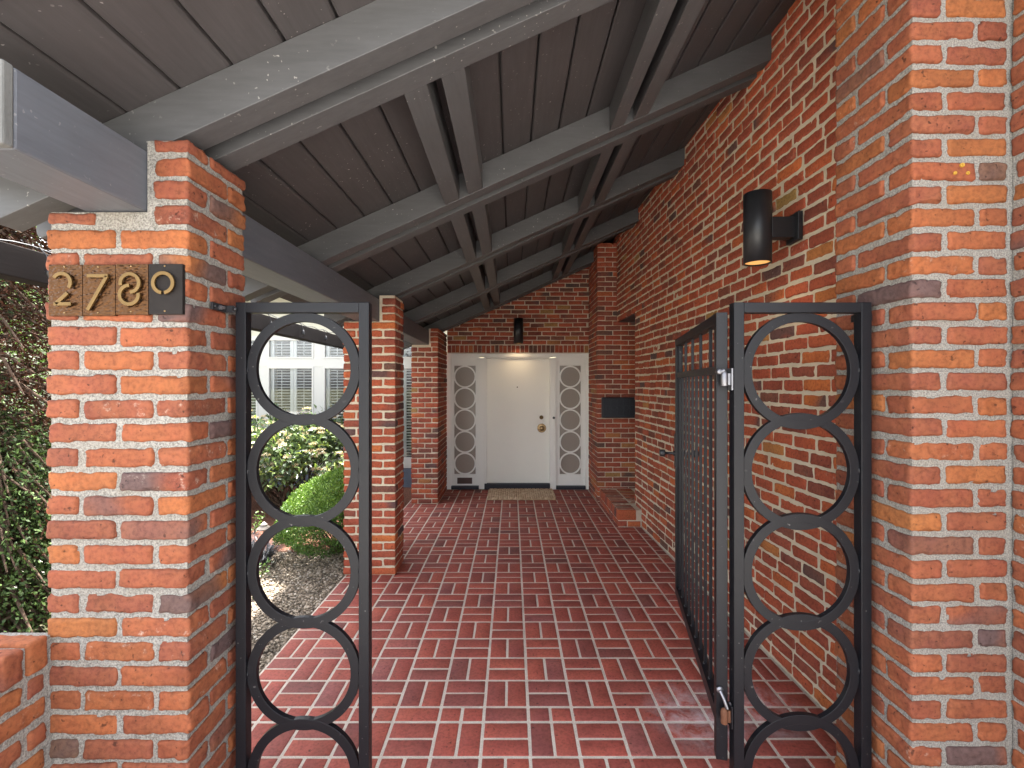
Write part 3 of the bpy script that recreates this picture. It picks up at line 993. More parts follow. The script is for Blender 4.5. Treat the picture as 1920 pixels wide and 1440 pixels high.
def sidelight(ua, ub, uo0, uo1, uc, slot):
    rt = MB()
    y0 = YD + .03
    xa, xb, xo0, xo1 = DX(ua), DX(ub), DX(uo0), DX(uo1)
    zo1, zo0 = DZ(685.5), DZ(890)
    rt.box(xa, xo0, y0, y0 + .05, .052, zt - .053)
    rt.box(xo1, xb, y0, y0 + .05, .052, zt - .053)
    rt.box(xo0, xo1, y0 + .0003, y0 + .05, zo1, zt - .053)
    rt.box(xo0, xo1, y0 + .0003, y0 + .05, .052, zo0)
    sl = part('sidelight', rt, M['white'], t, .003)
    # bead round the opening
    b_ = MB(); e = .012
    for (p, q, r_, s_) in ((xo0 - e, xo0, zo0 - e, zo1 + e), (xo1, xo1 + e, zo0 - e, zo1 + e), (xo0, xo1, zo1, zo1 + e), (xo0, xo1, zo0 - e, zo0)):
        b_.box(p, q, y0 - .006, y0 - .0003, r_, s_)
    part('bead', b_, M['white'], sl, .002)
    cx = DX(uc)
    ro = (xo1 - xo0) / 2 + .006; ri = ro - .022
    for kk in range(5):
        cz = DZ(706.2 + 40.95 * kk)
        part('ring', MB().annulus(cx, cz, ri, ro, y0 - .004 + .0005 * (kk % 2), y0 + .024 - .0005 * (kk % 2), 56), M['white'], sl, .002)
    part('frosted_pane', MB().box(xo0 - .004, xo1 + .004, y0 + .027, y0 + .034, zo0 - .004, zo1 + .004), M['frost'], sl)
    if slot:
        part('mail_slot', MB().box(DX(857), DX(885), y0 - .008, y0 - .0005, DZ(907.7), DZ(896.2)), M['brown'], sl, .002)
sidelight(846, 897.8, 851.2, 891.5, 871.3, True)
sidelight(1042.6, 1098, 1049.8, 1089.6, 1069.8, False)

t = thing('doorbell', 'slim white doorbell with black lens on the right door post', 'doorbell', (DX(1038), YD, DZ(790)))
part('body', MB().box(DX(1035.6), DX(1041), YD - .022, YD - .0005, DZ(800), DZ(779)), M['white'], t, .004)
k = MB(); k.lathe([(0, 0), (.0195, 0), (.0195, -.004), (.016, -.006), (0, -.007)], (DX(1038.2), YD - .022, DZ(783.3)), 'y', 24)
part('camera_lens', k, M['black'], t)

# dark cast box on the pier
t = thing('wall_box', 'dark cast metal wall box mounted on the brick pier beside the door', 'wall box', (1.4, 6.57, 1.28))
part('box_body', MB().box(1.213, 1.66, 6.50, 6.568, 1.144, 1.419), M['navy'], t, .006)
fl = MB(); fl.box(1.228, 1.645, 6.492, 6.4995, 1.16, 1.172).box(1.228, 1.645, 6.492, 6.4995, 1.391, 1.403).box(1.228, 1.24, 6.492, 6.4995, 1.172, 1.391)
for kx in range(5):
    cx = 1.29 + .082 * kx
    fl.annulus(cx, 1.281, .028, .036, 6.493, 6.4995, 32)
    fl.box(cx + .039, cx + .044, 6.493, 6.4995, 1.18, 1.385)
part('front_ornament', fl, M['navy'], t, .001)

# doormat
t = thing('doormat', 'thick woven tan doormat lying in front of the white door', 'doormat', (.13, 6.93, 0))
mm = MB()
x0m, x1m, y0m, y1m = -.338, .602, 6.645, 7.235
nx = 30; ny = 15
for i in range(nx):
    for jx in range(ny):
        cx = x0m + (x1m - x0m) * (i + .5) / nx; cy = y0m + (y1m - y0m) * (jx + .5) / ny
        tw = .35 if (i + jx) % 2 else -.35
        L_ = .027; c_, s_ = math.cos(tw + 1.2), math.sin(tw + 1.2)
        path = [(cx - c_ * L_, cy - s_ * L_, .013), (cx - c_ * L_ * .5, cy - s_ * L_ * .5, .026), (cx + c_ * L_ * .5, cy + s_ * L_ * .5, .027 + RNG.normal(0, .001)), (cx + c_ * L_, cy + s_ * L_, .013)]
        mm.tube(path, [.009, .0145, .0145, .009], 7, cap=False)
part('weave', mm, M['jute'], t)
part('backing', MB().box(x0m, x1m, y0m, y1m, .003, .014), M['jute'], t, .004)

# ------------------------------------------------------------------ wall sconces (local: +y towards the wall)
def sconce(label, loc, rz, arm, watts, R=.07, H=.372):
    t = thing('wall_sconce', label, 'sconce', loc, rz, 'black cylinder wall sconces')
    body = MB()
    body.lathe([(R - .004, H / 2 - .03), (R - .004, H / 2), (R, H / 2), (R, -H / 2), (R - .006, -H / 2), (R - .006, -H / 2 + .05)], (0, 0, 0), 'z', 48)
    body.lathe([(0, H / 2 - .03), (R - .003, H / 2 - .03)], (0, 0, 0), 'z', 48)
    bo = part('body', body, M['black'], t, local=True)
    ln = MB(); ln.lathe([(0, -H / 2 + .012), (R - .0065, -H / 2 + .008)], (0, 0, 0), 'z', 40)
    part('lens', ln, M['lens'], bo, local=True)
    ld = bpy.data.lights.new('sconce_lamp', 'SPOT'); ld.energy = watts; ld.color = (1, .74, .45); ld.spot_size = math.radians(150); ld.spot_blend = .8; ld.shadow_soft_size = .045
    lo = bpy.data.objects.new('sconce_lamp', ld); COL.objects.link(lo); lo.parent = t; lo.location = (0, 0, -H / 2 - .004)
    part('arm', MB().box(-.03, .03, R - .006, R + arm, -.055, .055), M['black'], t, .002, local=True)
    part('backplate', MB().box(-.06, .06, R + arm, R + arm + .025, -.075, .075), M['black'], t, .003, local=True)
    return t
ysc = 2.60
sconce('large black cylinder sconce on the long right wall', (wx(ysc) - .205, ysc - .005, 2.433), -math.pi / 2 - .0257, .112, .3)
sconce('small looking black cylinder sconce centred above the front door', (.0955, 7.16, 2.385), 0, .075, .8)

# ------------------------------------------------------------------ house number plaque
YPQ = 1.462
t = thing('house_number_plaque', 'bronze plaque of four tiles reading 2780 on the front pillar', 'plaque', (-1.17, YPQ, 1.88))
q = 1 / 6.857
def PQ(cx, cy):
    p = px(80 + cx * q, 480 + cy * q, YPQ - .008)
    return (p[0], p[2])
edges = [76, 515, 937, 1362, 1803]
tops = [112, 112, 104, 102]; bots = [770, 768, 755, 748]
for i in range(4):
    a = PQ(edges[i] + 3, bots[i]); b_ = PQ(edges[i + 1] - 3, tops[i])
    tl = part('tile', MB().box(a[0], b_[0], YPQ - .009, YPQ + .004, a[1], b_[1]), M['bronze'] if i < 3 else M['bronze_dark'], t, .0012, label=('hammered bronze tile' if i < 3 else 'smooth dark tile'))
    mx_ = (edges[i] + edges[i + 1]) / 2 - 10
    for yy in (tops[i] + 28, bots[i] - 40):
        p = PQ(mx_, yy)
        sc = MB().lathe([(0, 0), (.0028, 0), (.0026, -.0012), (0, -.0018)], (p[0], YPQ - .009, p[1]), 'y', 12)
        part('screw', sc, M['brass_old'], tl)
wN = 45 * q / F * YPQ
y0n, y1n = YPQ - .019, YPQ - .0125
def arc(cx, cy, r, a0, a1, n=28):
    return [PQ(cx + r * math.cos(math.radians(a0 + (a1 - a0) * i / n)), cy - r * math.sin(math.radians(a0 + (a1 - a0) * i / n))) for i in range(n + 1)]
def numeral(paths, pegs):
    mb = MB()
    for p in paths: mb.strip(p, wN, y0n, y1n)
    for pg in pegs:
        p = PQ(*pg); mb.box(p[0] - .003, p[0] + .003, y1n - .001, YPQ - .008, p[1] - .003, p[1] + .003)
    part('numeral', mb, M['brass'], t, .0008)
numeral([arc(282, 345, 112, 150, -38), [PQ(358, 480), PQ(205, 622)], [PQ(180, 622), PQ(402, 622)]], [(282, 233), (300, 622)])
numeral([[PQ(605, 262), PQ(872, 262)], [PQ(858, 266), PQ(612, 700)]], [(740, 262), (700, 540)])
numeral([arc(1150, 355, 118, 195, -88), arc(1142, 505, 120, 88, 372)], [(1150, 237), (1142, 625)])
numeral([arc(1573, 352, 126, -82, 262, 48)], [(1573, 226)])

# yellow wall anchors
for lab, (u, v) in zip(('upper yellow screw anchor in the brick face of the large right pillar', 'lower left yellow screw anchor in the mortar of the large right pillar', 'lower right yellow screw anchor in the mortar of the large right pillar'), ((1805, 309), (1791.5, 324), (1815.5, 324))):
    p = px(u, v, 1.517)
    k = MB(); k.lathe([(.0018, .004), (.0022, -.001), (.0052, -.0012), (.0056, .0002), (.005, .004)], (0, 0, 0), 'y', 16)
    o = to_object('wall_anchor', k, M['yellow']); o.location = p
    if lab.startswith('upper'): o.scale = (1.25, 1.25, 1.25)
    tag(o, lab, 'wall anchor', 'yellow wall anchors on the right pillar')

# ------------------------------------------------------------------ ground
o = to_object('ground', MB().add([(-150, -150, -.05), (150, -150, -.05), (150, 150, -.05), (-150, 150, -.05)], [(0, 1, 2, 3)]), M['soil']); tag(o, kind='structure')
o = to_object('driveway', MB().box(-3.0, 9, -14, .42, -.045, .0), M['concrete']); tag(o, kind='structure')
o = to_object('gravel_ground', MB().box(-2.9, -1.398, 1.6, 4.62, -.045, -.012), M['gravelbed']); tag(o, kind='structure')
o = to_object('mulch_ground', MB().box(-5.6, -1.398, 4.62, 7.5, -.045, .0), M['mulch']); tag(o, kind='structure')
o = to_object('side_drive', MB().box(-16, -3.8, -14, 4.55, -.048, -.02), M['drive']); tag(o, kind='structure')

S = .2145; GX = .079; GY = 2.397
B = Bricks()
kwp = dict(res=.035, r=.0045, amp=.0009, amp2=.0004, freq=34, jit=.0003, tilt=.0008)
jt = .0132
def block(xa, xb, ya, yb, horiz):
    m_ = jt / 2
    if horiz:
        c_ = (ya + yb) / 2
        B.add(xa + m_, xb - m_, ya + m_, c_ - m_ * .9, -.03, .0, **kwp); B.add(xa + m_, xb - m_, c_ + m_ * .9, yb - m_, -.03, .0, **kwp)
    else:
        c_ = (xa + xb) / 2
        B.add(xa + m_, c_ - m_ * .9, ya + m_, yb - m_, -.03, .0, **kwp); B.add(c_ + m_ * .9, xb - m_, ya + m_, yb - m_, -.03, .0, **kwp)
for i in range(-7, 7):
    for jx in range(0, 24):
        xa, xb = GX + i * S, GX + (i + 1) * S
        ya, yb = GY + jx * S, GY + (jx + 1) * S
        if ya > YB: continue
        yb = min(yb, YB + .02)
        wl = wx((ya + yb) / 2) - .004 if True else 9
        if jx > 14: wl = max(wl, 1.5)
        xa2, xb2 = max(xa, -1.392), min(xb, wl)
        if xb2 - xa2 < .03: continue
        hz = (i + jx) % 2 == 0
        if xb2 - xa2 < S - .02 and not hz and xb2 - xa2 < .13:
            B.add(xa2 + jt / 2, xb2 - jt / 2, ya + jt / 2, yb - jt / 2, -.03, 0, **kwp)
        elif yb - ya < .1 and hz:
            B.add(xa2 + jt / 2, xb2 - jt / 2, ya + jt / 2, yb - jt / 2, -.03, 0, **kwp)
        else:
            block(xa2, xb2, ya, yb, hz)
# half course, then the weave continues outside the gate
for i in range(-7, 7):
    xa, xb = max(GX + i * S, -1.392), min(GX + (i + 1) * S, 1.535)
    ya, yb = GY - S / 2 + .002, GY
    if i % 2: B.add(xa + jt / 2, xb - jt / 2, ya + jt / 2, yb - jt / 2, -.03, 0, **kwp)
    else:
        c_ = (xa + xb) / 2
        B.add(xa + jt / 2, c_ - jt / 2, ya + jt / 2, yb - jt / 2, -.03, 0, **kwp); B.add(c_ + jt / 2, xb - jt / 2, ya + jt / 2, yb - jt / 2, -.03, 0, **kwp)
    for jx in range(1, 10):
        yb2 = GY - S / 2 - (jx - 1) * S; ya2 = yb2 - S
        if ya2 > .42: block(xa, xb, ya2, yb2, (i + jx) % 2 == 0)
mo = MB().box(-1.397, 1.62, .42, YB + .1, -.04, -.0027)
o = B.build('walkway', M['paver'], M['grout'], mo); tag(o, kind='structure')


# ------------------------------------------------------------------ foliage helpers
def leaf_mesh(name, P, A, Nn, Ls, Ws, mat, r=None, fold=.18, bend=.15):
    """one mesh of folded leaves; P base points, A axis, Nn approximate normal"""
    n = len(P)
    A = A / np.linalg.norm(A, axis=1, keepdims=True)
    Bv = np.cross(A, Nn); Bv /= np.maximum(np.linalg.norm(Bv, axis=1, keepdims=True), 1e-6)
    Nv = np.cross(Bv, A)
    Ls = Ls[:, None]; Ws = Ws[:, None]
    mid = P + A * Ls * .5
    V = np.stack([P, mid + Bv * Ws * .5 + Nv * Ws * fold, P + A * Ls - Nv * Ls * bend, mid - Bv * Ws * .5 + Nv * Ws * fold, mid], 1).reshape(-1, 3)
    base = (np.arange(n) * 5)[:, None]
    tri = np.concatenate([base + np.array([[0, 1, 4]]), base + np.array([[1, 2, 4]]), base + np.array([[0, 4, 3]]), base + np.array([[4, 2, 3]])], 0)
    r = RNG.random(n) if r is None else r
    bc = np.repeat(np.stack([r, RNG.random(n), RNG.random(n)], 1), 5, 0)
    me = bpy.data.meshes.new(name)
    return _mk(name, me, V, tri.ravel().astype(np.int32), np.full(len(tri), 3, np.int32), np.zeros(len(tri), np.int32), np.ones(len(tri), bool), bc, mat)


def rand_dir(n):
    v = RNG.normal(size=(n, 3)); return v / np.linalg.norm(v, axis=1, keepdims=True)


def rebase(o, loc):
    """move the origin of a mesh object to loc"""
    me = o.data; n = len(me.vertices); a = np.empty(n * 3, np.float32); me.vertices.foreach_get('co', a)
    a = a.reshape(-1, 3) - np.array(loc, np.float32); me.vertices.foreach_set('co', a.ravel()); me.update()


def attach(o, parent):
    root = parent
    while root.parent: root = root.parent
    rebase(o, root.location)
    o.parent = parent
    return o


# ---- photinia: broad glossy shrub with cream flower heads under the windows
def broad_shrub(name, label, c, R, n, heads, seed):
    rs = np.random.default_rng(seed)
    t = thing(name, label, 'shrub', (c[0], c[1], 0))
    st = MB(); tips = []
    for k in range(46):
        a = rs.random() * 2 * math.pi; u = rs.random() ** .5
        tip = np.array([c[0] + math.cos(a) * R[0] * u, c[1] + math.sin(a) * R[1] * u, 0])
        tip[2] = c[2] + R[2] * math.sqrt(max(0, 1 - u * u)) * (.75 + .25 * rs.random()) - .05
        b0 = np.array([c[0] + rs.normal(0, .15), c[1] + rs.normal(0, .12), 0.0])
        m1 = b0 * .5 + tip * .5 + np.array([rs.normal(0, .06), rs.normal(0, .06), -.06])
        st.tube([tuple(b0), tuple(m1), tuple(tip)], [.014, .009, .004], 6)
        tips.append(tip); tips.append(m1 * .4 + tip * .6)
    part('stems', st, M['bark'], t)
    tips = np.array(tips)
    idx = rs.integers(0, len(tips), n)
    P = tips[idx] + rs.normal(0, .1, (n, 3)) * np.array([1, 1, .8])
    out = P - np.array([c[0], c[1], c[2] - .2]); out /= np.linalg.norm(out, axis=1, keepdims=True)
    A = out + rs.normal(0, .75, (n, 3)); A[:, 2] -= .1
    Nn = np.array([0, 0, 1.0]) + rs.normal(0, .6, (n, 3)) + out * .3
    lv = leaf_mesh('leaves', P, A, Nn, rs.uniform(.06, .115, n), rs.uniform(.028, .046, n), M['photinia'], rs.random(n) ** 1.15)
    attach(lv, t)
    hd = []
    for k in range(heads):
        tp = tips[rs.integers(0, len(tips))] + rs.normal(0, .08, 3)
        tp[2] = max(tp[2], c[2] - .12) + .05
        m_ = 70
        dv = rs.normal(size=(m_, 3)); dv /= np.linalg.norm(dv, axis=1, keepdims=True); dv[:, 2] = np.abs(dv[:, 2]) * .7
        hd.append(tp + dv * np.array([.05, .05, .035]) * rs.uniform(.5, 1, (m_, 1)))
    P = np.concatenate(hd); m_ = len(P)
    fl = leaf_mesh('blossom', P, rand_dir(m_), rand_dir(m_), np.full(m_, .016), np.full(m_, .013), M['flower'])
    attach(fl, t)
    return t
broad_shrub('flowering_shrub', 'broad glossy shrub with cream flower heads under the white windows', (-3.0, 6.35, .55), (1.15, .62, .62), 6500, 330, 3)
broad_shrub('flowering_shrub', 'flowering shrub farther left, half hidden behind the front pillar', (-4.9, 6.2, .5), (.95, .62, .6), 3000, 90, 5)

# ---- clipped bush beside the middle pillar
def clipped_bush():
    t = thing('clipped_bush', 'bright green clipped bush on the gravel beside the middle pillar', 'bush', (-1.78, 4.75, 0))
    n = 27000
    dv = rand_dir(n); dv[:, 2] = np.where(dv[:, 2] < -.9, -dv[:, 2], dv[:, 2])
    rad = np.where(RNG.random(n) < .75, RNG.uniform(.9, 1.03, n), RNG.uniform(.3, .9, n))
    lump = 1 + .07 * vnoise(dv * 1.0 + 5, 4.5, 9) + .05 * vnoise(dv + 9, 10, 8)
    P = dv * np.array([.47, .52, .36]) * (rad * lump)[:, None]
    P[:, 2] += .30 * P[:, 0] * (P[:, 2] > -.1)
    P += np.array([-1.71, 4.58, .395])
    A = dv + RNG.normal(0, .7, (n, 3)); A[:, 2] += .25
    lv = leaf_mesh('leaves', P, A, dv + RNG.normal(0, .7, (n, 3)), RNG.uniform(.014, .026, n), RNG.uniform(.01, .017, n), M['boxwood'], np.clip(RNG.normal(.5, .2, n) + .25 * dv[:, 2], 0, 1))
    attach(lv, t)
    st = MB()
    for k in range(34):
        a = RNG.random() * 2 * math.pi; u = .25 + .6 * RNG.random()
        p2 = (-1.78 + .55 * u * math.cos(a), 4.75 + .5 * u * math.sin(a), .3 + .2 * RNG.random())
        p1 = (-1.70 + .24 * u * math.cos(a) + RNG.normal(0, .02), 4.68 + .2 * u * math.sin(a), .13)
        st.tube([(-1.68 + RNG.normal(0, .04), 4.66 + RNG.normal(0, .04), 0), p1, p2], [.008, .006, .003], 5)
    part('stems', st, M['bark'], t)
clipped_bush()

# ---- dark mondo grass clumps
def grass_clump(label, x, y, n, h, seed):
    rs = np.random.default_rng(seed)
    V = []; Fx = []; bcs = []; k = 0
    for i in range(n):
        a = rs.random() * 2 * math.pi; l = h * rs.uniform(.7, 1.25); r0 = rs.random() * .04
        d_ = np.array([math.cos(a), math.sin(a), 0]); sd = np.array([-math.sin(a), math.cos(a), 0]) * .0035
        lean = rs.uniform(.4, 1.0)
        c_ = rs.random(3)
        for s_ in range(5):
            t_ = s_ / 4
            p = np.array([x, y, 0]) + d_ * (r0 + l * lean * t_) + np.array([0, 0, l * (1.25 * t_ - lean * 1.0 * t_ * t_)])
            w_ = 1 - .8 * t_
            V += [p + sd * w_, p - sd * w_]; bcs += [c_, c_]
        for s_ in range(4):
            b0 = k + 2 * s_; Fx.append((b0, b0 + 1, b0 + 3, b0 + 2))
        k += 10
    mb = MB().add(np.array(V) - np.array([x, y, 0]), Fx, 0, np.array(bcs), True)
    o = to_object('black_grass', mb, M['grassdark']); o.location = (x, y, 0)
    tag(o, label, 'grass clump', 'dark grass clumps on the gravel')
grass_clump('dark grass clump next to the clipped bush', -2.22, 4.32, 420, .24, 1)
grass_clump('dark grass clump under the small path lamp', -2.44, 4.42, 420, .25, 2)
grass_clump('dark grass clump farther left of the path lamp', -2.72, 4.50, 380, .25, 4)

# ---- path lamp
t = thing('path_lamp', 'small bronze path lamp with tiered hat among the dark grass', 'path lamp', (-2.37, 4.62, 0))
yl = 4.62; zl = 1.6 + (720 - 978) / F * yl
k = MB(); k.lathe([(.006, 0), (.006, zl - .06)], (-2.37, yl, 0), 'z', 10); part('stem', k, M['brass_old'], t)
k = MB(); k.lathe([(0, zl), (.008, zl - .003), (.032, zl - .027), (.034, zl - .031), (.03, zl - .033), (.03, zl - .036), (.063, zl - .062), (.066, zl - .068), (.06, zl - .068), (.01, zl - .05)], (-2.37, yl, 0), 'z', 28); part('hat', k, M['hat'], t)

# ---- sprigs near the gravel edge
def sprig(name, label, x, y, n, h, seed, mat='greenleaf', grp=None):
    rs = np.random.default_rng(seed)
    t = thing(name, label, 'plant', (x, y, 0), 0, grp)
    st = MB(); Ps = []; As = []
    for k in range(5):
        a = rs.random() * 6.28; tip = (x + math.cos(a) * h * .5, y + math.sin(a) * h * .5, h * rs.uniform(.6, 1))
        st.tube([(x, y, 0), ((x + tip[0]) / 2, (y + tip[1]) / 2, tip[2] * .65), tip], [.003, .0025, .0015], 5)
        for q_ in range(n // 5):
            f = rs.uniform(.2, 1); Ps.append([x + (tip[0] - x) * f, y + (tip[1] - y) * f, tip[2] * f]); As.append(rs.normal(0, 1, 3))
    part('stems', st, M['bark'], t)
    Ps = np.array(Ps) + rs.normal(0, .012, (len(Ps), 3)); m_ = len(Ps)
    attach(leaf_mesh('leaves', Ps, np.array(As), np.array([0, 0, 1.]) + rs.normal(0, .5, (m_, 3)), rs.uniform(.02, .035, m_), rs.uniform(.012, .02, m_), M[mat]), t)
sprig('leafy_sprig', 'small leafy sprig on the gravel behind the front gate panel, nearest the walkway', -1.66, 2.62, 70, .15, 1)
sprig('leafy_sprig', 'small leafy sprig on bright gravel close to the front pillar', -1.93, 3.62, 50, .13, 2)
sprig('leafy_sprig', 'leafy sprig at the gravel edge below the path lamp', -2.08, 4.02, 50, .15, 6)
sprig('yellow_green_plant', 'yellow green low plant just right of the path lamp', -2.33, 5.05, 150, .24, 3, 'boxwood')
sprig('low_plant', 'low green plant left of the path lamp at the mulch', -2.75, 5.15, 140, .24, 4)

# ---- gravel pebbles
def pebbles():
    t_ = (1 + 5 ** .5) / 2
    ico = np.array([(-1, t_, 0), (1, t_, 0), (-1, -t_, 0), (1, -t_, 0), (0, -1, t_), (0, 1, t_), (0, -1, -t_), (0, 1, -t_), (t_, 0, -1), (t_, 0, 1), (-t_, 0, -1), (-t_, 0, 1)]) / 1.902
    fi = np.array([(0, 11, 5), (0, 5, 1), (0, 1, 7), (0, 7, 10), (0, 10, 11), (1, 5, 9), (5, 11, 4), (11, 10, 2), (10, 7, 6), (7, 1, 8), (3, 9, 4), (3, 4, 2), (3, 2, 6), (3, 6, 8), (3, 8, 9), (4, 9, 5), (2, 4, 11), (6, 2, 10), (8, 6, 7), (9, 8, 1)])
    n = 15000
    X = RNG.uniform(-2.75, -1.402, n); Y = RNG.uniform(1.9, 4.66, n)
    s_ = RNG.uniform(.005, .0125, n)
    sc = np.stack([s_ * RNG.uniform(.8, 1.4, n), s_ * RNG.uniform(.8, 1.3, n), s_ * RNG.uniform(.5, .8, n)], 1)
    a = RNG.random(n) * 6.28; ca, sa = np.cos(a), np.sin(a)
    V = ico[None] * sc[:, None] * (1 + RNG.normal(0, .1, (n, 12, 1)))
    V = np.stack([V[..., 0] * ca[:, None] - V[..., 1] * sa[:, None], V[..., 0] * sa[:, None] + V[..., 1] * ca[:, None], V[..., 2]], 2)
    V = V + np.stack([X, Y, RNG.uniform(-.012, .0, n)], 1)[:, None]
    Fp = (fi[None] + (np.arange(n) * 12)[:, None, None]).reshape(-1, 3)
    bc = np.repeat(RNG.random((n, 3)), 12, 0)
    me = bpy.data.meshes.new('gravel')
    o = _mk('gravel', me, V.reshape(-1, 3), Fp.ravel().astype(np.int32), np.full(len(Fp), 3, np.int32), np.zeros(len(Fp), np.int32), np.ones(len(Fp), bool), bc, M['pebble'])
    tag(o, 'loose tan gravel between the walkway and the planting', 'gravel', kind='stuff')
pebbles()

# ---- trees beyond the low wall on the left
def cypress(name, label, c, R, z0, z1, n, seed, red=.55, leafsz=(.03, .075), mat='needles', wr=.28):
    rs = np.random.default_rng(seed)
    t = thing(name, label, 'shrub' if 'shrub' in name else 'tree', (c[0], c[1], -.05))
    tr_ = MB()
    tr_.tube([(c[0], c[1], -.05), (c[0] + .03, c[1], (z0 + z1) * .4), (c[0] - .02, c[1] + .03, z1 * .92)], [.11, .08, .02], 10)
    P = []; A = []; rr = []
    nb = 260
    for k in range(nb):
        zb_ = z0 + (z1 - z0) * rs.random() ** .9
        a = rs.random() * 2 * math.pi
        f = 1 - .55 * (zb_ - z0) / (z1 - z0)
        l = R * f * rs.uniform(.55, 1.05)
        d_ = np.array([math.cos(a), math.sin(a), rs.uniform(-.35, .25)])
        b0 = np.array([c[0], c[1], zb_])
        mid = b0 + d_ * l * .5 + np.array([0, 0, .06]); tip = b0 + d_ * l + np.array([0, 0, -.14])
        tr_.tube([tuple(b0), tuple(mid), tuple(tip)], [.018, .011, .004], 5)
        m_ = n // nb
        f_ = rs.uniform(.3, 1, m_) ** .75
        pos = b0 + (tip - b0) * f_[:, None] + np.array([0, 0, .06]) * (4 * f_ * (1 - f_))[:, None] + rs.normal(0, .12, (m_, 3))
        P.append(pos); ax = d_ * .8 + rs.normal(0, .55, (m_, 3)); ax[:, 2] -= .35; A.append(ax)
        isred = rs.random() < red * (.3 + .9 * (zb_ - z0) / (z1 - z0))
        rr.append(rs.uniform(.0, .52, m_) if isred else rs.uniform(.5, 1, m_))
    part('trunk', tr_, M['bark'], t)
    P = np.concatenate(P); A = np.concatenate(A); rr = np.concatenate(rr); m_ = len(P)
    attach(leaf_mesh('crown', P, A, rs.normal(0, 1, (m_, 3)), rs.uniform(*leafsz, m_), rs.uniform(leafsz[0] * wr, leafsz[1] * wr, m_), M[mat], rr, .05, .1), t)
cypress('cypress_tree', 'dense cypress with rust brown and green sprays left of the front pillar', (-3.35, 2.95), 1.15, .25, 3.6, 95000, 1, 1.15, (.018, .045))
cypress('leafy_tree', 'leafy green tree standing behind the rust brown cypress', (-6.6, 5.6), 2.0, .3, 4.6, 16000, 2, 0, (.05, .1), 'greenleaf', .5)

cypress('dark_shrub', 'dark small leaved shrub at the foot of the cypress behind the low brick wall', (-2.95, 2.72), .75, .05, 1.25, 26000, 8, 0, (.018, .034), 'darkleaf', .5)

# ---- dry twig on the paving
k = MB()
for i in range(9):
    a = RNG.random() * 6.28; l = RNG.uniform(.02, .05)
    x, y = RNG.normal(0, .02), RNG.normal(0, .015)
    k.tube([(x, y, .003), (x + math.cos(a) * l * .5, y + math.sin(a) * l * .5, .012), (x + math.cos(a) * l, y + math.sin(a) * l, .004)], .0013, 5)
o = to_object('dry_twig', k, M['dry']); o.location = px(1245, 1047, 906.7 * 1.6 / (1047 - 720)); o.location.z = 0
tag(o, 'tiny dry twig lying on the paving near the right wall', 'twig')

# ------------------------------------------------------------------ house wing with white windows
YH = 7.5
hx = lambda u: (u - 960) / F * YH
hz = lambda v: CAM_H + (720 - v) / F * YH
H = thing('house', 'house wing with white shuttered windows and slate blue siding behind the garden', 'house', (-4.5, YH, 0))
sd = MB()
z = -.02
while z < .3:
    sd.prism_z([(-9.5, YH), (-1.36, YH), (-1.36, YH + .2), (-9.5, YH + .2)], z, z + .001)
    vs = [(-9.5, YH - .016, z), (-1.36, YH - .016, z), (-1.36, YH - .004, z + .128), (-9.5, YH - .004, z + .128), (-9.5, YH + .05, z), (-1.36, YH + .05, z)]
    sd.add(vs, [(0, 1, 2, 3), (0, 4, 5, 1)])
    z += .126
part('siding', sd, M['siding'], H)
# window bays: (outer frame u0,u1, pane u0,u1)
bays = [(498 - 209, 590 - 209, 505 - 209, 585 - 209), (498 - 104.5, 590 - 104.5, 505 - 104.5, 585 - 104.5), (498, 590, 505, 585), (602.5, 694.5, 609.5, 689.5), (707, 797, 714, 790)]
ztr1, ztr0 = hz(638.5), hz(669)
zlo1, zlo0 = hz(691), .46
wallm = MB()
zw = 3.1
# cream wall above the windows, white trim around them
wallm.box(-9.5, -1.36, YH, YH + .2, hz(632), zw)
wallm.box(-9.5, hx(bays[0][0]) - .3, YH, YH + .2, .33, hz(632))
part('wall', wallm, M['creamwall'], H)
tr_ = MB()
tr_.box(hx(bays[0][0]) - .3, -1.36, YH - .012, YH + .1, hz(638.5) + .02, hz(630))
tr_.box(hx(bays[0][0]) - .3, -1.36, YH - .02, YH + .1, .30, .44)
tr_.box(hx(bays[0][0]) - .3, -1.36, YH - .008, YH + .1, hz(688), hz(672))
edges_ = [hx(bays[0][0]) - .3] + [e for b_ in bays for e in (hx(b_[2]) - .02, hx(b_[3]) + .02)] + [-1.36]
for a, b_ in zip(edges_[0::2], edges_[1::2]):
    tr_.box(a, b_, YH - .004, YH + .1, .44, hz(638.5) + .02)
part('trim', tr_, M['trim'], H, .003)
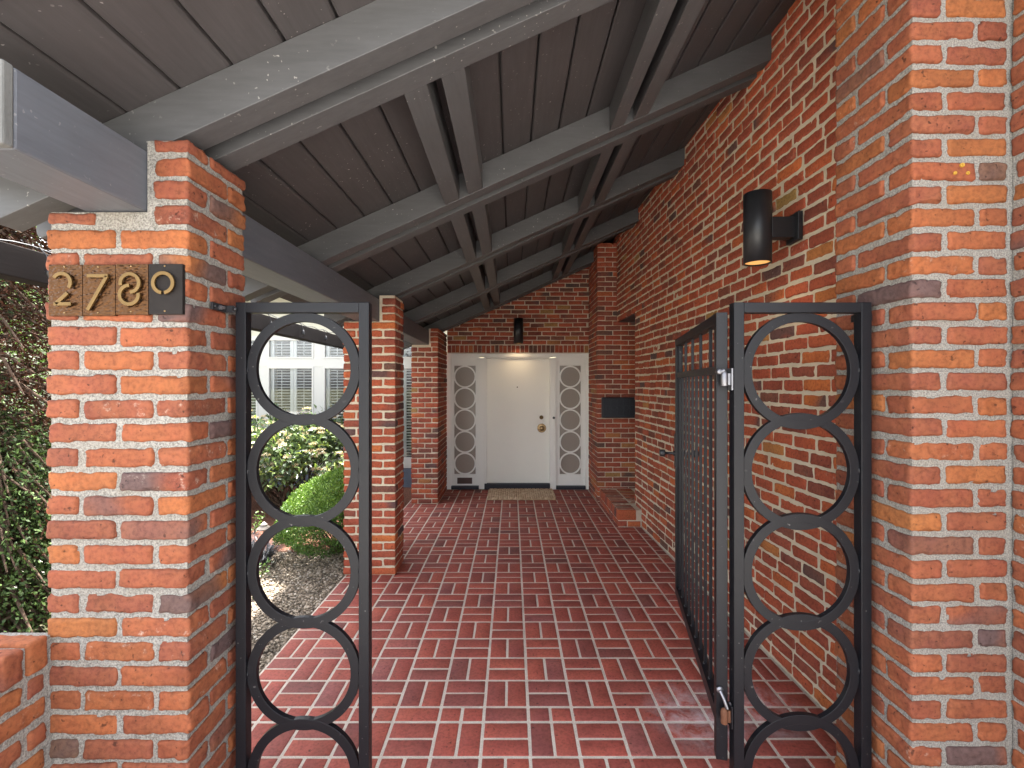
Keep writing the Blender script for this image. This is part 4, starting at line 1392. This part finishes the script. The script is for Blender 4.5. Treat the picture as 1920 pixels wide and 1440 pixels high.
for b_ in bays:
    xa, xb = hx(b_[2]), hx(b_[3])
    fr = MB()
    for (z0_, z1_) in ((ztr0, ztr1), (zlo0, zlo1)):
        e = .03
        fr.box(xa - e, xa, YH - .016, YH + .05, z0_ - e, z1_ + e); fr.box(xb, xb + e, YH - .016, YH + .05, z0_ - e, z1_ + e)
        fr.box(xa, xb, YH - .0155, YH + .05, z1_, z1_ + e); fr.box(xa, xb, YH - .0155, YH + .05, z0_ - e, z0_)
    wn = part('window', fr, M['trim'], H, .002)
    g = MB()
    for (z0_, z1_) in ((ztr0, ztr1), (zlo0, zlo1)): g.box(xa - .003, xb + .003, YH + .012, YH + .018, z0_ - .003, z1_ + .003)
    part('pane', g, M['glass'], wn)
    sh = MB()
    wv = xb - xa
    for (z0_, z1_) in ((ztr0, ztr1), (zlo0, zlo1)):
        xm = xa + wv * .53
        for a, c_ in ((xa, xa + .05), (xm - .05, xm - .002), (xm + .002, xm + .05), (xb - .02, xb)):
            sh.box(a, c_, YH + .05, YH + .075, z0_, z1_)
        for a, c_ in ((xa + .05, xm - .05), (xm + .05, xb - .02)):
            zz = z0_ + .02
            while zz < z1_ - .01:
                sh.add([(a, YH + .045, zz - .006), (c_, YH + .045, zz - .006), (c_, YH + .085, zz + .003), (a, YH + .085, zz + .003), (a, YH + .045, zz + .001), (c_, YH + .045, zz + .001), (c_, YH + .085, zz + .010), (a, YH + .085, zz + .010)],
                       [(0, 1, 2, 3), (7, 6, 5, 4), (0, 4, 5, 1), (2, 6, 7, 3)])
                zz += .0445
            sh.box((a + c_) / 2 - .004, (a + c_) / 2 + .004, YH + .036, YH + .043, z0_ + .02, z1_ - .02)
    part('shutter', sh, M['shutter'], wn)
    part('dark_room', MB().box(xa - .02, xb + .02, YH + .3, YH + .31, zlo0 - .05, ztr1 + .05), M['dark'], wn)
part('roof', MB().add([(-10, YH - .35, 2.95), (-1.0, YH - .35, 2.95), (-1.0, YH + 3.5, 4.3), (-10, YH + 3.5, 4.3), (-10, YH - .35, 3.03), (-1.0, YH - .35, 3.03), (-1.0, YH + 3.5, 4.38), (-10, YH + 3.5, 4.38)], [(0, 3, 2, 1), (4, 5, 6, 7), (0, 1, 5, 4), (1, 2, 6, 5), (2, 3, 7, 6), (3, 0, 4, 7)]), M['roofing'], H)
part('rear_wall', MB().box(-9.5, 2.2, YH + .9, YH + 1.0, 0, 3.2), M['creamwall'], H)

# ------------------------------------------------------------------ camera, light, world
cd = bpy.data.cameras.new('camera'); cam = bpy.data.objects.new('camera', cd); COL.objects.link(cam)
cd.sensor_width = 36; cd.lens = 36 * F / 1920; cd.clip_start = .02; cd.clip_end = 500
cam.location = (0, 0, CAM_H); cam.rotation_euler = (math.pi / 2, 0, 0)
scene.camera = cam

EL, AZ = math.radians(66), math.radians(5)     # azimuth measured from +Y towards +X
sd_ = Vector((math.sin(AZ) * math.cos(EL), math.cos(AZ) * math.cos(EL), math.sin(EL)))
sl = bpy.data.lights.new('sun', 'SUN'); so = bpy.data.objects.new('sun', sl); COL.objects.link(so)
sl.energy = 4.0; sl.angle = math.radians(1.6); sl.color = (1, .95, .88)
so.rotation_euler = sd_.to_track_quat('Z', 'Y').to_euler(); so.location = (3, 6, 9)
w = bpy.data.worlds.new('World'); scene.world = w; w.use_nodes = True
nt = w.node_tree
sk = nt.nodes.new('ShaderNodeTexSky'); sk.sky_type = 'NISHITA'; sk.sun_disc = False
sk.sun_elevation = EL; sk.sun_rotation = AZ; sk.dust_density = 3; sk.air_density = 1; sk.ozone_density = 1
hs = nt.nodes.new('ShaderNodeHueSaturation'); hs.inputs['Saturation'].default_value = .3
nt.links.new(sk.outputs[0], hs.inputs['Color']); nt.links.new(hs.outputs[0], nt.nodes['Background'].inputs[0])
nt.nodes['Background'].inputs[1].default_value = .15
scene.view_settings.view_transform = 'Standard'; scene.view_settings.look = 'None'
scene.view_settings.gamma = 1; scene.view_settings.use_curve_mapping = False
scene.view_settings.exposure = 3.15
scene.cycles.max_bounces = 8; scene.cycles.diffuse_bounces = 5
scene.cycles.use_adaptive_sampling = True
